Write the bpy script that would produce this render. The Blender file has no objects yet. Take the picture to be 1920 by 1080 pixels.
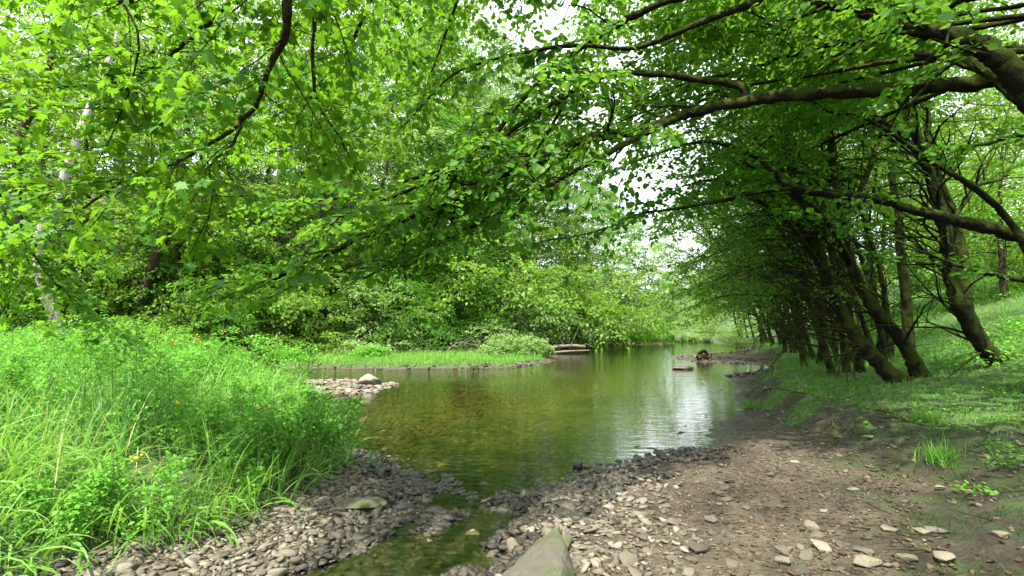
import bpy, bmesh, math, random
import numpy as np
from mathutils import Vector
random.seed(7)
RNG = np.random.default_rng(7)
sc = bpy.context.scene
COL = sc.collection

# ------------------------------------------------------------------ camera
F = 960.0; HORIZ = 605.0; H = 1.6
PITCH = math.atan((HORIZ - 540.0) / F)
cd = bpy.data.cameras.new('camera'); cam = bpy.data.objects.new('camera', cd); COL.objects.link(cam)
cam.location = (0, 0, H); cam.rotation_euler = (math.pi/2 + PITCH, 0, 0)
cd.sensor_width = 36; cd.lens = 18.0; cd.clip_start = 0.05; cd.clip_end = 2000
sc.camera = cam
# ------------------------------------------------------------------ world, sun, exposure
SUN_EL, SUN_AZ = math.radians(60), math.radians(-148)     # azimuth from +Y towards +X
w = bpy.data.worlds.new('World'); sc.world = w; w.use_nodes = True
nt = w.node_tree; nt.nodes.clear()
out = nt.nodes.new('ShaderNodeOutputWorld'); bg = nt.nodes.new('ShaderNodeBackground')
sky = nt.nodes.new('ShaderNodeTexSky'); sky.sky_type = 'NISHITA'; sky.sun_disc = False
sky.sun_elevation = SUN_EL; sky.sun_rotation = SUN_AZ; sky.air_density = 1.0; sky.dust_density = 4.0
tc = nt.nodes.new('ShaderNodeTexCoord'); nz = nt.nodes.new('ShaderNodeTexNoise'); nz.inputs['Scale'].default_value = 2.2
nz.inputs['Detail'].default_value = 6
cr = nt.nodes.new('ShaderNodeValToRGB'); cr.color_ramp.elements[0].position = .30; cr.color_ramp.elements[1].position = .62
cr.color_ramp.elements[0].color = (.55, .55, .55, 1); cr.color_ramp.elements[1].color = (.95, .95, .95, 1)
mx = nt.nodes.new('ShaderNodeMix'); mx.data_type = 'RGBA'; mx.inputs[7].default_value = (10.5, 10.9, 11.8, 1)
nt.links.new(tc.outputs['Generated'], nz.inputs['Vector']); nt.links.new(nz.outputs['Fac'], cr.inputs[0])
nt.links.new(cr.outputs[0], mx.inputs[0]); nt.links.new(sky.outputs[0], mx.inputs[6]); nt.links.new(mx.outputs[2], bg.inputs[0])
nt.links.new(bg.outputs[0], out.inputs[0]); bg.inputs['Strength'].default_value = 0.105
sd = bpy.data.lights.new('sun', 'SUN'); sun = bpy.data.objects.new('sun', sd); COL.objects.link(sun)
sd.energy = 5.0; sd.angle = math.radians(1.0); sd.color = (1, .95, .86)
sv = Vector((math.sin(SUN_AZ)*math.cos(SUN_EL), math.cos(SUN_AZ)*math.cos(SUN_EL), math.sin(SUN_EL)))
sun.rotation_euler = sv.to_track_quat('Z', 'Y').to_euler()
sc.view_settings.view_transform = 'Standard'; sc.view_settings.look = 'None'; sc.view_settings.gamma = 1
sc.view_settings.exposure = 1.58
sc.render.engine = 'CYCLES'
cy = sc.cycles
cy.max_bounces = 7; cy.diffuse_bounces = 4; cy.glossy_bounces = 3; cy.transmission_bounces = 5; cy.transparent_max_bounces = 6
cy.caustics_reflective = False; cy.caustics_refractive = False
cy.use_denoising = True; cy.sample_clamp_indirect = 6

# ------------------------------------------------------------------ maths helpers
def P(px, py, Y):
    """world point seen at photo pixel (px, py) at distance Y ahead of the camera"""
    a = (px - 960) / F; b = (540 - py) / F
    dy = math.cos(PITCH) - b*math.sin(PITCH); dz = math.sin(PITCH) + b*math.cos(PITCH)
    return np.array([a*Y/dy, Y, H + dz*Y/dy])
def nrm(v):
    v = np.asarray(v, float); return v / np.maximum(np.linalg.norm(v, axis=-1, keepdims=True), 1e-9)
def sstep(a, b, x):
    t = np.clip((x-a)/(b-a), 0, 1); return t*t*(3-2*t)
_L = np.random.default_rng(3).random((256, 256))
def vnoise(x, y, s=1.0):
    x = np.asarray(x, float)*s + 1000.3; y = np.asarray(y, float)*s + 1000.7
    xi = np.floor(x).astype(int); yi = np.floor(y).astype(int); fx = x-xi; fy = y-yi
    fx = fx*fx*(3-2*fx); fy = fy*fy*(3-2*fy)
    g = lambda i, j: _L[i % 256, j % 256]
    return (g(xi, yi)*(1-fx)*(1-fy)+g(xi+1, yi)*fx*(1-fy)+g(xi, yi+1)*(1-fx)*fy+g(xi+1, yi+1)*fx*fy)*2-1
def fbm(x, y, s=1.0, o=4):
    r = 0; a = 1.0
    for k in range(o): r = r + a*vnoise(x+17.1*k, y-9.7*k, s*2**k); a *= .5
    return r
def segdist(px, py, poly, closed=True):
    pts = np.array(poly, float); n = len(pts)
    best = np.full(px.shape, 1e9); inside = np.zeros(px.shape, bool); sgn = np.zeros(px.shape)
    for i in range(n if closed else n-1):
        a = pts[i]; b = pts[(i+1) % n]; d = b-a; L2 = d@d
        t = np.clip(((px-a[0])*d[0]+(py-a[1])*d[1])/L2, 0, 1)
        dist = np.hypot(px-a[0]-t*d[0], py-a[1]-t*d[1])
        m = dist < best; best = np.where(m, dist, best)
        if closed:
            c = ((a[1] > py) != (b[1] > py))
            xs = a[0] + (py-a[1])/(b[1]-a[1]+1e-12)*(b[0]-a[0]); inside ^= (c & (px < xs))
        else:
            cr_ = d[0]*(py-a[1])-d[1]*(px-a[0]); sgn = np.where(m, np.sign(cr_), sgn)
    return (np.where(inside, -best, best)) if closed else best*sgn
def inpoly(px, py, poly): return segdist(px, py, poly) < 0

# ------------------------------------------------------------------ the lie of the land
BANK = [(-260, 22), (-60, 20), (-30, 20), (-14, 23), (-7, 26), (-1, 29), (4, 33), (7, 37), (8.5, 37.6), (12, 38.8), (12.8, 44), (13.4, 60), (14, 90), (10, 130)]
RIVER = ([(-260, 22), (-60, 20), (-30, 20), (-14, 23), (-7, 26), (-1, 29), (4, 33), (7, 37), (8.5, 37.6), (12, 38.8), (12.8, 44), (13.4, 60), (14, 90), (10, 130),
          (15, 132), (19.5, 90), (18, 60), (16.5, 45), (15.5, 36), (14, 30), (11, 27), (8.6, 25.4), (7.3, 23), (7.5, 20.8), (9.3, 19.8), (10, 18.3), (8.3, 17),
          (6.7, 16.2), (6.1, 14.6), (5.3, 12.4), (4.3, 9.9), (3.8, 8.9), (3.15, 8.0), (2.45, 6.9), (1.65, 5.95), (0.95, 5.4), (.4, 5.0), (0, 4.8),
          (-.6, 4.95), (-1.1, 5.35), (-1.45, 5.9), (-2.1, 6.6), (-2.5, 7.7), (-3.2, 9.6), (-3.6, 11.5), (-3.3, 12.5), (-3.2, 13.3), (-4.6, 14.2),
          (-6.5, 13.8), (-9, 14.6), (-16, 13.5), (-30, 12), (-60, 12), (-260, 12)])
SPIT = [(-9, 19.6), (-8.5, 18.6), (-6, 18.0), (-4, 17.7), (0, 18.3), (1.4, 20.8), (2.2, 24.6), (.8, 25.3), (-4, 23.3), (-8, 21)]
EDGE = [(18, 500), (19, 140), (22, 95), (21, 60), (16, 34), (12.5, 27), (10.5, 21), (7.6, 15.5), (5.0, 11.0), (4.3, 8.9), (4.05, 7.5), (3.65, 6.1), (3.2, 4.8), (2.75, 3.9), (2.3, 3.2), (1.8, 2), (1.5, -30)]
BEDL = [P(x, y, 1) for x, y in []] 
def g0(px, py):
    p = P(px, py, 1); d = p - np.array([0, 0, H]); k = -H/d[2]; return (d[0]*k, k)
BED = [(-9, -2), (-3.2, 2.2), (-2.65, 2.9), (-2.35, 3.5), (-2.05, 4.1), (-1.8, 4.7), (-1.75, 5.3), (-1.95, 6.1), (-2.5, 7.6), (-3.4, 9.4), (-4.4, 11.2), (-5.5, 12.6), (-9, 13.8), (-16, 12.8), (-30, 11), (-60, 8), (-60, -2)]
def land(x, y, fine=True):
    x = np.asarray(x, float); y = np.asarray(y, float)
    wob = fbm(x, y, .9, 3)*np.clip(.03*np.abs(y), .05, .5)*.6
    d = np.minimum(segdist(x, y, RIVER), 1e9); ds = segdist(x, y, SPIT)
    d = np.where(d < 0, np.maximum(d, -ds), d) + wob*.35
    b = segdist(x, y, EDGE, False); b = b + fbm(x+5, y+3, .8, 3)*.22
    bank = segdist(x, y, BANK, False)                   # positive on the far side
    bd = -segdist(x, y, BED)
    z = np.where(d > 0, .055*np.minimum(d, 3), np.maximum(.11*d, -.42))
    right = (b > 0)
    near = sstep(8.4, 5.6, y)
    step = (1-near)*(.30*sstep(-.05, .5, b)) + near*(.20*sstep(0, 1.7, b))
    z = z + np.where(b > -0.2, step, 0)
    z = z + np.where(b > 2.2, .36*(np.sqrt((np.maximum(b-2.2, 0))**2+1.4)-math.sqrt(1.4)), 0)*(1-.75*sstep(25, 90, b))
    z = z + np.where((bd > 0) & (d > 0), .16*sstep(0, 1.2, bd), 0)
    lf = (bank > 0)
    z = np.where(lf, .02+.75*sstep(0, 1.0, bank)+.55*(np.maximum(bank-.9, 0))*(1-.7*sstep(20, 90, bank)), z)
    # the flat far point with the reeds on it
    fp = np.exp(-(((x-10.2)/3.2)**4+((y-40.5)/3.0)**4)); z = np.where(lf, z*(1-fp)+.15*fp, z)
    z = np.where(ds < 0, np.maximum(z, .03+.10*sstep(0, .8, -ds)), z)
    # low wet place and puddle in the near gravel
    z = z - .16*np.exp(-(((x+.98)/.42)**2+((y-3.35)/.42)**2)) - .052*np.exp(-(((x+.5)/.55)**2+((y-4.45)/.6)**2)) - .064*np.exp(-(((x+.40)/.5)**2+((y-3.65)/.65)**2)) + .05*fbm(x+2, y, 2.6, 3)*np.exp(-(((x+.4)/1.0)**2+((y-4.1)/1.2)**2))
    if fine:
        z = z + fbm(x, y, 2.3, 4)*.012 + fbm(x, y, .35, 3)*.03*(np.abs(d) > .5)*np.clip(np.abs(d), 0, 1)
        rough = sstep(-.1, .3, b)*sstep(3.5, 1.4, b)
        z = z + fbm(x, y, 5, 3)*.05*rough + fbm(x+9, y, 2.1, 3)*.05*rough
    return z
def land1(x, y): return float(land(np.array([x]), np.array([y]))[0])

# ------------------------------------------------------------------ mesh helpers
class MB:
    def __init__(s): s.v = []; s.f = {}; s.n = 0
    def add(s, v, f):
        v = np.asarray(v, np.float32).reshape(-1, 3); f = np.asarray(f, np.int32)
        s.f.setdefault(f.shape[1], []).append(f + s.n); s.v.append(v); s.n += len(v)
    def data(s, name, smooth=False):
        me = bpy.data.meshes.new(name); V = np.concatenate(s.v)
        me.vertices.add(len(V)); me.vertices.foreach_set('co', V.ravel())
        loops = []; starts = []; k0 = 0
        for k, L in s.f.items():
            A = np.concatenate(L); loops.append(A.ravel()); starts.append(k0 + np.arange(len(A))*k); k0 += A.size
        loops = np.concatenate(loops); starts = np.concatenate(starts)
        me.loops.add(len(loops)); me.loops.foreach_set('vertex_index', loops)
        me.polygons.add(len(starts)); me.polygons.foreach_set('loop_start', starts.astype(np.int32))
        me.update(calc_edges=True); me.validate()
        if smooth: me.polygons.foreach_set('use_smooth', np.ones(len(me.polygons), bool))
        return me
    def build(s, name, mat, parent=None, smooth=False):
        me = s.data(name, smooth); me.materials.append(mat); return link(name, me, parent)
def link(name, me, parent=None):
    o = bpy.data.objects.new(name, me); COL.objects.link(o)
    if parent: o.parent = parent
    return o
def tag(o, label=None, cat=None, group=None, kind=None):
    if label: o['label'] = label
    if cat: o['category'] = cat
    if group: o['group'] = group
    if kind: o['kind'] = kind
    return o
def empty(name, loc, label, cat, group=None):
    o = bpy.data.objects.new(name, None); COL.objects.link(o); o.location = loc; return tag(o, label, cat, group)
def copy_thing(o, loc, rz, s, label, group=None):
    c = o.copy(); COL.objects.link(c); c.location = loc; c.rotation_euler = (0, 0, rz); c.scale = (s if hasattr(s, '__len__') else (s, s, s)); c['label'] = label
    if group: c['group'] = group
    for ch in o.children:
        k = ch.copy(); COL.objects.link(k); k.parent = c
    return c

def spline(pts, n=6):
    p = np.array(pts, float); p = np.vstack([2*p[0]-p[1], p, 2*p[-1]-p[-2]]); o = []
    for i in range(1, len(p)-2):
        t = np.linspace(0, 1, n, endpoint=False)[:, None]
        o.append(.5*((2*p[i])+(-p[i-1]+p[i+1])*t+(2*p[i-1]-5*p[i]+4*p[i+1]-p[i+2])*t*t+(-p[i-1]+3*p[i]-3*p[i+1]+p[i+2])*t**3))
    o.append(p[-2][None]); return np.concatenate(o)
def tube(mb, pts, rad, sides=8, lump=0.0, rng=RNG):
    pts = np.asarray(pts, float); n = len(pts); rad = np.broadcast_to(np.asarray(rad, float), (n,))
    T = nrm(np.gradient(pts, axis=0)); u = np.cross(T[0], [0.31, .2, .93]); u = nrm(u); U = [u]
    for i in range(1, n):
        u = U[-1]-T[i]*(U[-1]@T[i]); U.append(nrm(u))
    U = np.array(U); W = np.cross(T, U); a = np.linspace(0, 2*np.pi, sides, endpoint=False)
    r = rad[:, None]*np.ones(sides)
    if lump: r = r*(1+lump*rng.standard_normal((n, sides)))
    V = pts[:, None]+r[..., None]*(np.cos(a)[None, :, None]*U[:, None]+np.sin(a)[None, :, None]*W[:, None])
    i = np.arange(n-1)[:, None]*sides; j = np.arange(sides)[None]; j2 = (j+1) % sides
    f = np.stack([i+j, i+j2, i+sides+j2, i+sides+j], -1).reshape(-1, 4)
    mb.add(V.reshape(-1, 3), f)
def prisms(mb, A, B, ra, rb):
    """many thin three-sided twigs"""
    A = np.asarray(A); B = np.asarray(B); T = nrm(B-A); U = nrm(np.cross(T, np.array([.3, .1, .95]))); W = np.cross(T, U); V = []
    for C, r in ((A, ra), (B, rb)):
        r = np.broadcast_to(np.asarray(r, float), (len(A),))[:, None]
        for k in range(3):
            a = 2*math.pi*k/3; V.append(C+r*(math.cos(a)*U+math.sin(a)*W))
    V = np.stack(V, 1).reshape(-1, 3); b = np.arange(len(A))[:, None, None]*6
    f = np.array([[0, 1, 4, 3], [1, 2, 5, 4], [2, 0, 3, 5]])[None]+b
    mb.add(V, f.reshape(-1, 4))

# leaf outlines: (x across, y along, z fold)
L_DIAMOND = np.array([(0, 0, 0), (.36, .42, .10), (.0, 1, -.08), (-.36, .42, .10)])
L_OVAL = np.array([(0, 0, 0), (.27, .16, .06), (.42, .5, .09), (.22, .84, .03), (0, 1, -.06), (-.22, .84, .03), (-.42, .5, .09), (-.27, .16, .06)])
L_MAPLE = np.array([(0, 0, 0), (.10, .10, 0), (.44, .04, -.05), (.34, .26, .03), (.60, .46, -.06), (.36, .50, .03), (.34, .66, 0), (.16, .60, .02), (0, 1.02, -.1),
                    (-.16, .60, .02), (-.34, .66, 0), (-.36, .50, .03), (-.60, .46, -.06), (-.34, .26, .03), (-.44, .04, -.05), (-.10, .10, 0)])
MAPLE_F = [[0, 1, 2, 3], [0, 3, 4, 5], [0, 5, 6, 7], [0, 7, 8, 9], [0, 9, 10, 11], [0, 11, 12, 13], [0, 13, 14, 15]]
def leaves(mb, pos, dirn, nor, size, shape='diamond', wid=1.0):
    T = {'diamond': L_DIAMOND, 'oval': L_OVAL, 'maple': L_MAPLE}[shape]
    Y = nrm(dirn); N = nor-Y*np.sum(nor*Y, -1, keepdims=True); N = nrm(N); X = np.cross(Y, N)
    size = np.broadcast_to(np.asarray(size, float), (len(pos),))[:, None, None]
    V = pos[:, None]+size*(T[None, :, 0:1]*wid*X[:, None]+T[None, :, 1:2]*Y[:, None]+T[None, :, 2:3]*N[:, None])
    k = len(T); b = np.arange(len(pos))[:, None]*k
    if shape == 'maple':
        f = np.array(MAPLE_F)[None]+b[:, :, None]; mb.add(V.reshape(-1, 3), f.reshape(-1, 4))
    elif shape == 'oval':
        f = np.array([[0, 1, 2, 3, 4], [0, 4, 5, 6, 7]])[None]+b[:, :, None]; mb.add(V.reshape(-1, 3), f.reshape(-1, 5))
    else: mb.add(V.reshape(-1, 3), np.arange(k)[None]+b)

def build2(name, a, ma, b, mb_, parent):
    """one mesh of two materials: leaves and the fine twigs that carry them"""
    c = MB(); n = {}
    for k in sorted(set(a.f) | set(b.f)): n[k] = (sum(len(x) for x in a.f.get(k, [])), sum(len(x) for x in b.f.get(k, [])))
    off = a.n; c.v = a.v + b.v; c.n = a.n + b.n
    for k in n: c.f[k] = list(a.f.get(k, [])) + [x + off for x in b.f.get(k, [])]
    me = c.data(name); me.materials.append(ma); me.materials.append(mb_)
    idx = np.concatenate([np.concatenate([np.zeros(p, np.int32), np.ones(q, np.int32)]) for p, q in (n[k] for k in c.f)])
    if len(idx) == len(me.polygons): me.polygons.foreach_set('material_index', idx)
    return link(name, me, parent)
class Wood:
    """collects the limbs and leafy sprays of one tree"""
    def __init__(s, seed): s.g = np.random.default_rng(seed); s.O = []; s.D = []; s.L = []; s.tw = MB(); s.br = []
    def branch(s, p0, d, L, droop=.1, wig=.12, n=7):
        g = s.g; p = np.array(p0, float); d = nrm(d); o = [p.copy()]
        for i in range(n):
            d = nrm(d+g.normal(0, wig, 3)+np.array([0, 0, -droop])); p = p+d*L/n; o.append(p.copy())
        return np.array(o)
    def spray_along(s, pts, t0=.25, step=.22, L=.55, up=0.0):
        g = s.g; seg = np.linalg.norm(np.diff(pts, axis=0), axis=1); c = np.concatenate([[0], np.cumsum(seg)]); tot = c[-1]
        if tot <= 0: return
        q = np.arange(t0*tot, tot, step); side = 1
        for a in q:
            i = min(np.searchsorted(c, a)-1, len(seg)-1); i = max(i, 0); p = pts[i]+(pts[i+1]-pts[i])*((a-c[i])/seg[i]); T = nrm(pts[i+1]-pts[i])
            sd = nrm(np.cross(T, [0, 0, 1])+g.normal(0, .12, 3)); side = -side
            d = nrm(T*g.uniform(.5, 1.1)+sd*side*g.uniform(.7, 1.2)+np.array([0, 0, up+g.normal(0, .18)]))
            s.O.append(p); s.D.append(d); s.L.append(L*g.uniform(.65, 1.2)*(1-.35*a/tot))
        s.O.append(pts[-1]); s.D.append(nrm(pts[-1]-pts[-2])); s.L.append(L*.8)
    def dress(s, pts, rad, t0=.2, step=.45, sub=1.6, sp_step=.22, sp_L=.5, ang=.9, droop=.06, up=.05, sides=5, tip=True, down=0.0):
        """side branches with sprays along a limb"""
        g = s.g; seg = np.linalg.norm(np.diff(pts, axis=0), axis=1); c = np.concatenate([[0], np.cumsum(seg)]); tot = c[-1]
        side = 1; a = t0*tot
        while a < tot:
            i = max(min(np.searchsorted(c, a)-1, len(seg)-1), 0); f = (a-c[i])/seg[i]; p = pts[i]+(pts[i+1]-pts[i])*f; T = nrm(pts[i+1]-pts[i])
            sd = np.cross(T, [0, 0, 1]); sd = nrm(sd + np.array([0, 0, g.normal(0, .5)+.1-down])); side = -side
            ln = sub*g.uniform(.55, 1.25)*(1-.45*a/tot); r = max(.25*np.interp(i+f, np.arange(len(pts)), rad), .004)
            d = nrm(T*math.cos(ang)+sd*side*math.sin(ang)+np.array([0, 0, up]))
            b = s.branch(p, d, ln, droop, .13, 6); s.br.append((b, np.linspace(min(r, .03), .003, len(b))))
            s.spray_along(b, .2, sp_step, sp_L)
            a += step*g.uniform(.6, 1.4)
        if tip: s.spray_along(pts, .55, sp_step, sp_L)
    def bare(s, pts, rad, t0=.15, t1=.85, step=.4, sub=1.8, toward=None):
        """leafless side branches that fork into fine twigs"""
        g = s.g; n = len(pts); tot = np.linalg.norm(np.diff(pts, axis=0), axis=1).sum(); m = max(1, int(tot*(t1-t0)/step))
        for a in np.linspace(t0, t1, m):
            i = min(int(a*(n-1)), n-2); T = nrm(pts[i+1]-pts[i]); v = g.normal(0, 1, 3)
            if toward is not None: v = v*.6+np.array(toward)
            d = nrm(T*.5+nrm(v)); b = s.branch(pts[i], d, sub*g.uniform(.5, 1.3), g.uniform(-.05, .12), .16, 9); r = min(.03, rad[i]*.45); s.br.append((b, np.linspace(r, .004, len(b))))
            for j in (3, 5, 7):
                c = s.branch(b[j], nrm(b[j+1]-b[j])+g.normal(0, .6, 3), sub*g.uniform(.2, .5), .05, .16, 5); s.br.append((c, np.linspace(r*.4, .002, len(c))))
    def wood(s, mb, minr=0):
        for b, r in s.br: tube(mb, b, r, 4)
    def leafmesh(s, mb, size=.09, k=12, shape='oval', flat=.35, width=.55, twig=True, jit=.45, thin=1.0):
        g = s.g; O = np.array(s.O); D = np.array(s.D); L = np.array(s.L)
        if thin < 1: m = g.random(len(O)) < thin; O, D, L = O[m], D[m], L[m]
        n = len(O); up = np.array([0, 0, 1.0])+g.normal(0, flat*.6, (n, 3)); up = nrm(up-D*np.sum(up*D, 1, keepdims=True)); S = np.cross(D, up)
        if twig:
            mid = O+D*L[:, None]*.5; end = O+D*L[:, None]; end[:, 2] -= L*.14
            prisms(s.tw, O, mid, .0032, .0022); prisms(s.tw, mid, end, .0022, .001)
        t = (np.arange(k)+.6)/k; t = t[None]+g.normal(0, .03, (n, k)); sg = np.where(np.arange(k) % 2, 1, -1)[None]
        wv = (width*L[:, None]*.5*np.sin(np.clip(t, .02, 1)*2.6+.35)*g.uniform(.1, 1, (n, k)))*sg
        pos = O[:, None]+D[:, None]*(L[:, None]*t)[..., None]+S[:, None]*wv[..., None]; pos[..., 2] -= .14*L[:, None]*t*t+.04*np.abs(wv)
        pos += g.normal(0, .12*L.mean()*.35, pos.shape)
        dr = D[:, None]*g.uniform(.3, 1, (n, k))[..., None]+S[:, None]*(sg*g.uniform(.2, 1.1, (n, k)))[..., None]+np.array([0, 0, -.25])+g.normal(0, .2, pos.shape)
        nr = up[:, None]+g.normal(0, jit, pos.shape)
        leaves(mb, pos.reshape(-1, 3), dr.reshape(-1, 3), nr.reshape(-1, 3), size*np.clip(g.normal(.92, .27, n*k), .35, 1.6), shape)

# ------------------------------------------------------------------ materials
def mat(name):
    m = bpy.data.materials.new(name); m.use_nodes = True; n = m.node_tree; b = n.nodes['Principled BSDF']; return m, n, b
def nd(n, t, **k):
    o = n.nodes.new(t)
    for a, v in k.items():
        if a in o.inputs.keys() if hasattr(o.inputs, 'keys') else False: o.inputs[a].default_value = v
        else: setattr(o, a, v)
    return o
def ramp(n, src, stops):
    r = n.nodes.new('ShaderNodeValToRGB'); e = r.color_ramp.elements
    while len(e) < len(stops): e.new(.5)
    for i, (p, c) in enumerate(stops): e[i].position = p; e[i].color = (*c, 1)
    n.links.new(src, r.inputs[0]); return r.outputs[0]
def noise(n, vec, scale, detail=4, rough=.6):
    o = n.nodes.new('ShaderNodeTexNoise'); o.inputs['Scale'].default_value = scale; o.inputs['Detail'].default_value = detail; o.inputs['Roughness'].default_value = rough
    if vec is not None: n.links.new(vec, o.inputs['Vector'])
    return o.outputs['Fac']
def mixc(n, f, a, b, mode='MIX'):
    o = n.nodes.new('ShaderNodeMix'); o.data_type = 'RGBA'; o.blend_type = mode
    for s, v in ((0, f), (6, a), (7, b)):
        if isinstance(v, (int, float)): o.inputs[s].default_value = v
        elif isinstance(v, tuple): o.inputs[s].default_value = (*v, 1)
        else: n.links.new(v, o.inputs[s])
    return o.outputs[2]
def bump(n, h, st, dist, bsdf):
    o = n.nodes.new('ShaderNodeBump'); o.inputs['Strength'].default_value = st; o.inputs['Distance'].default_value = dist
    n.links.new(h, o.inputs['Height']); n.links.new(o.outputs[0], bsdf.inputs['Normal']); return o
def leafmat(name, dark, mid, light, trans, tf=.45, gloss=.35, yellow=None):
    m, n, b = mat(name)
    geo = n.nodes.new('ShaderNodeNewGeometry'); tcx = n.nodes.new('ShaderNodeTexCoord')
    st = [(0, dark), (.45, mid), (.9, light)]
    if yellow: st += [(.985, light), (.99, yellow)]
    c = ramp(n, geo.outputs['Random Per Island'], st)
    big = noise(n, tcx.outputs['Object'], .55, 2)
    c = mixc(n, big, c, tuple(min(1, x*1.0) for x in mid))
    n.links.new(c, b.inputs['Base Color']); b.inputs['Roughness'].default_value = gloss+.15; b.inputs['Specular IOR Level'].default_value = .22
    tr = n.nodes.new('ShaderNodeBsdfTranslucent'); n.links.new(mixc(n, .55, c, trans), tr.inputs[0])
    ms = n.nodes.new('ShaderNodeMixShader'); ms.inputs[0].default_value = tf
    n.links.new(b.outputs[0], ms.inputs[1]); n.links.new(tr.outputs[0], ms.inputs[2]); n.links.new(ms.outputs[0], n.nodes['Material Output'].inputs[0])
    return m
M_FAR = leafmat('broad leaves', (.035, .10, .010), (.085, .20, .018), (.23, .37, .055), (.32, .54, .035))
M_PALE = leafmat('pale leaves', (.07, .16, .035), (.17, .30, .08), (.36, .48, .19), (.32, .50, .10))  # pale foliage tone, also carries far haze and whitish sheen in the colour
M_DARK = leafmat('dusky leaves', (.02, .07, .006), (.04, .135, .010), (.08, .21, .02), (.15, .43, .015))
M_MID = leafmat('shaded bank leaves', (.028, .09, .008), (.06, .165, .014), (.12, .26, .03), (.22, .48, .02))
M_MAPLE = leafmat('maple leaves', (.03, .105, .008), (.055, .17, .012), (.11, .27, .02), (.27, .53, .02), .48, yellow=(.42, .40, .02))
M_CANOPY = leafmat('canopy leaves', (.024, .08, .007), (.048, .15, .012), (.10, .24, .02), (.25, .50, .03), .5)
M_GRASS = leafmat('grass blades', (.04, .13, .012), (.10, .26, .028), (.25, .42, .10), (.28, .50, .06), .42)
M_HERB = leafmat('herb leaves', (.05, .17, .015), (.11, .31, .03), (.2, .42, .06), (.25, .58, .05), .4)
M_TURF = leafmat('turf blades', (.045, .15, .012), (.09, .26, .022), (.17, .38, .045), (.2, .48, .04), .35)
M_IRIS = leafmat('iris blades', (.03, .12, .015), (.05, .19, .025), (.09, .26, .05), (.14, .4, .04), .3)
def barkmat(name, c0, c1, moss, amount):
    m, n, b = mat(name); t = n.nodes.new('ShaderNodeTexCoord').outputs['Object']
    mp = n.nodes.new('ShaderNodeMapping'); mp.inputs['Scale'].default_value = (1, 1, .25); n.links.new(t, mp.inputs[0])
    f = noise(n, mp.outputs[0], 22, 6, .7); c = ramp(n, f, [(.3, c0), (.7, c1)])
    g = n.nodes.new('ShaderNodeNewGeometry'); sx = n.nodes.new('ShaderNodeSeparateXYZ'); n.links.new(g.outputs['Normal'], sx.inputs[0])
    f2 = noise(n, t, 5, 5, .65); ma = n.nodes.new('ShaderNodeMath'); ma.operation = 'MULTIPLY_ADD'; ma.inputs[1].default_value = .22; n.links.new(sx.outputs[2], ma.inputs[0]); n.links.new(f2, ma.inputs[2])
    mk = ramp(n, ma.outputs[0], [(.62-amount*.3, (0, 0, 0)), (.74-amount*.3, (1, 1, 1))])
    f3 = noise(n, t, 60, 3); mc = ramp(n, f3, [(.3, tuple(x*.45 for x in moss)), (.75, moss)])
    n.links.new(mixc(n, mk, c, mc), b.inputs['Base Color']); b.inputs['Roughness'].default_value = .95; b.inputs['Specular IOR Level'].default_value = .15
    bump(n, mixc(n, .5, f, f3), 1.0, .06, b); return m
M_BARK = barkmat('dark bark', (.018, .013, .009), (.065, .048, .032), (.06, .085, .012), .35)
M_MOSSY = barkmat('mossy bark', (.005, .004, .003), (.022, .017, .011), (.05, .072, .008), .7)  # bark base darkened to near black to stand for canopy shade
M_PALEBARK = barkmat('pale bark', (.20, .19, .16), (.50, .48, .42), (.12, .16, .05), .15)
M_TWIG = barkmat('twig bark', (.02, .014, .01), (.05, .036, .024), (.04, .05, .012), .1)
M_DEADWOOD = barkmat('bleached wood', (.09, .075, .055), (.27, .24, .19), (.1, .12, .03), -.4)
M_ROTWOOD = barkmat('wet rotten wood', (.01, .008, .006), (.05, .035, .022), (.05, .06, .012), .1)
def stonemat(name, cols, rough=.8, moss=0, spec=.3):
    m, n, b = mat(name); g = n.nodes.new('ShaderNodeNewGeometry'); t = n.nodes.new('ShaderNodeTexCoord').outputs['Object']
    oi = n.nodes.new('ShaderNodeObjectInfo'); ad = n.nodes.new('ShaderNodeMath'); ad.operation = 'ADD'; n.links.new(g.outputs['Random Per Island'], ad.inputs[0]); n.links.new(oi.outputs['Random'], ad.inputs[1])
    fr = n.nodes.new('ShaderNodeMath'); fr.operation = 'FRACT'; n.links.new(ad.outputs[0], fr.inputs[0])
    c = ramp(n, fr.outputs[0], [(i/(len(cols)-1), c) for i, c in enumerate(cols)])
    f = noise(n, t, 14, 7, .7); c = mixc(n, .55, c, ramp(n, f, [(.3, (.3, .28, .25)), (.72, (1, 1, 1))]), 'MULTIPLY')
    if moss:
        f2 = noise(n, t, 4, 5, .65); c = mixc(n, ramp(n, f2, [(.55-.2*moss, (0, 0, 0)), (.7-.2*moss, (1, 1, 1))]), c, (.055, .075, .018))
    n.links.new(c, b.inputs['Base Color']); b.inputs['Roughness'].default_value = rough; b.inputs['Specular IOR Level'].default_value = spec
    bump(n, mixc(n, .45, f, noise(n, t, 55, 6, .75)), .8, .03, b); return m
GREYS = [(.10, .09, .066), (.22, .20, .145), (.14, .13, .095), (.33, .30, .23), (.075, .068, .05), (.24, .20, .135), (.13, .125, .10), (.17, .14, .09), (.28, .27, .22)]
M_STONE = stonemat('dry stones', GREYS)
M_TAN = stonemat('tan gravel', [(.105, .09, .053), (.06, .046, .026), (.21, .185, .12), (.085, .066, .038), (.14, .12, .075), (.045, .035, .021), (.12, .072, .042)])
M_WET = stonemat('wet stones', [(.022, .02, .013), (.055, .047, .031), (.035, .032, .022), (.085, .072, .046), (.026, .025, .017)], .24, 0, .5)
M_CHIP = stonemat('pale bank stones', [(.20, .18, .12), (.27, .25, .18), (.23, .19, .13)], .9)
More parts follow.
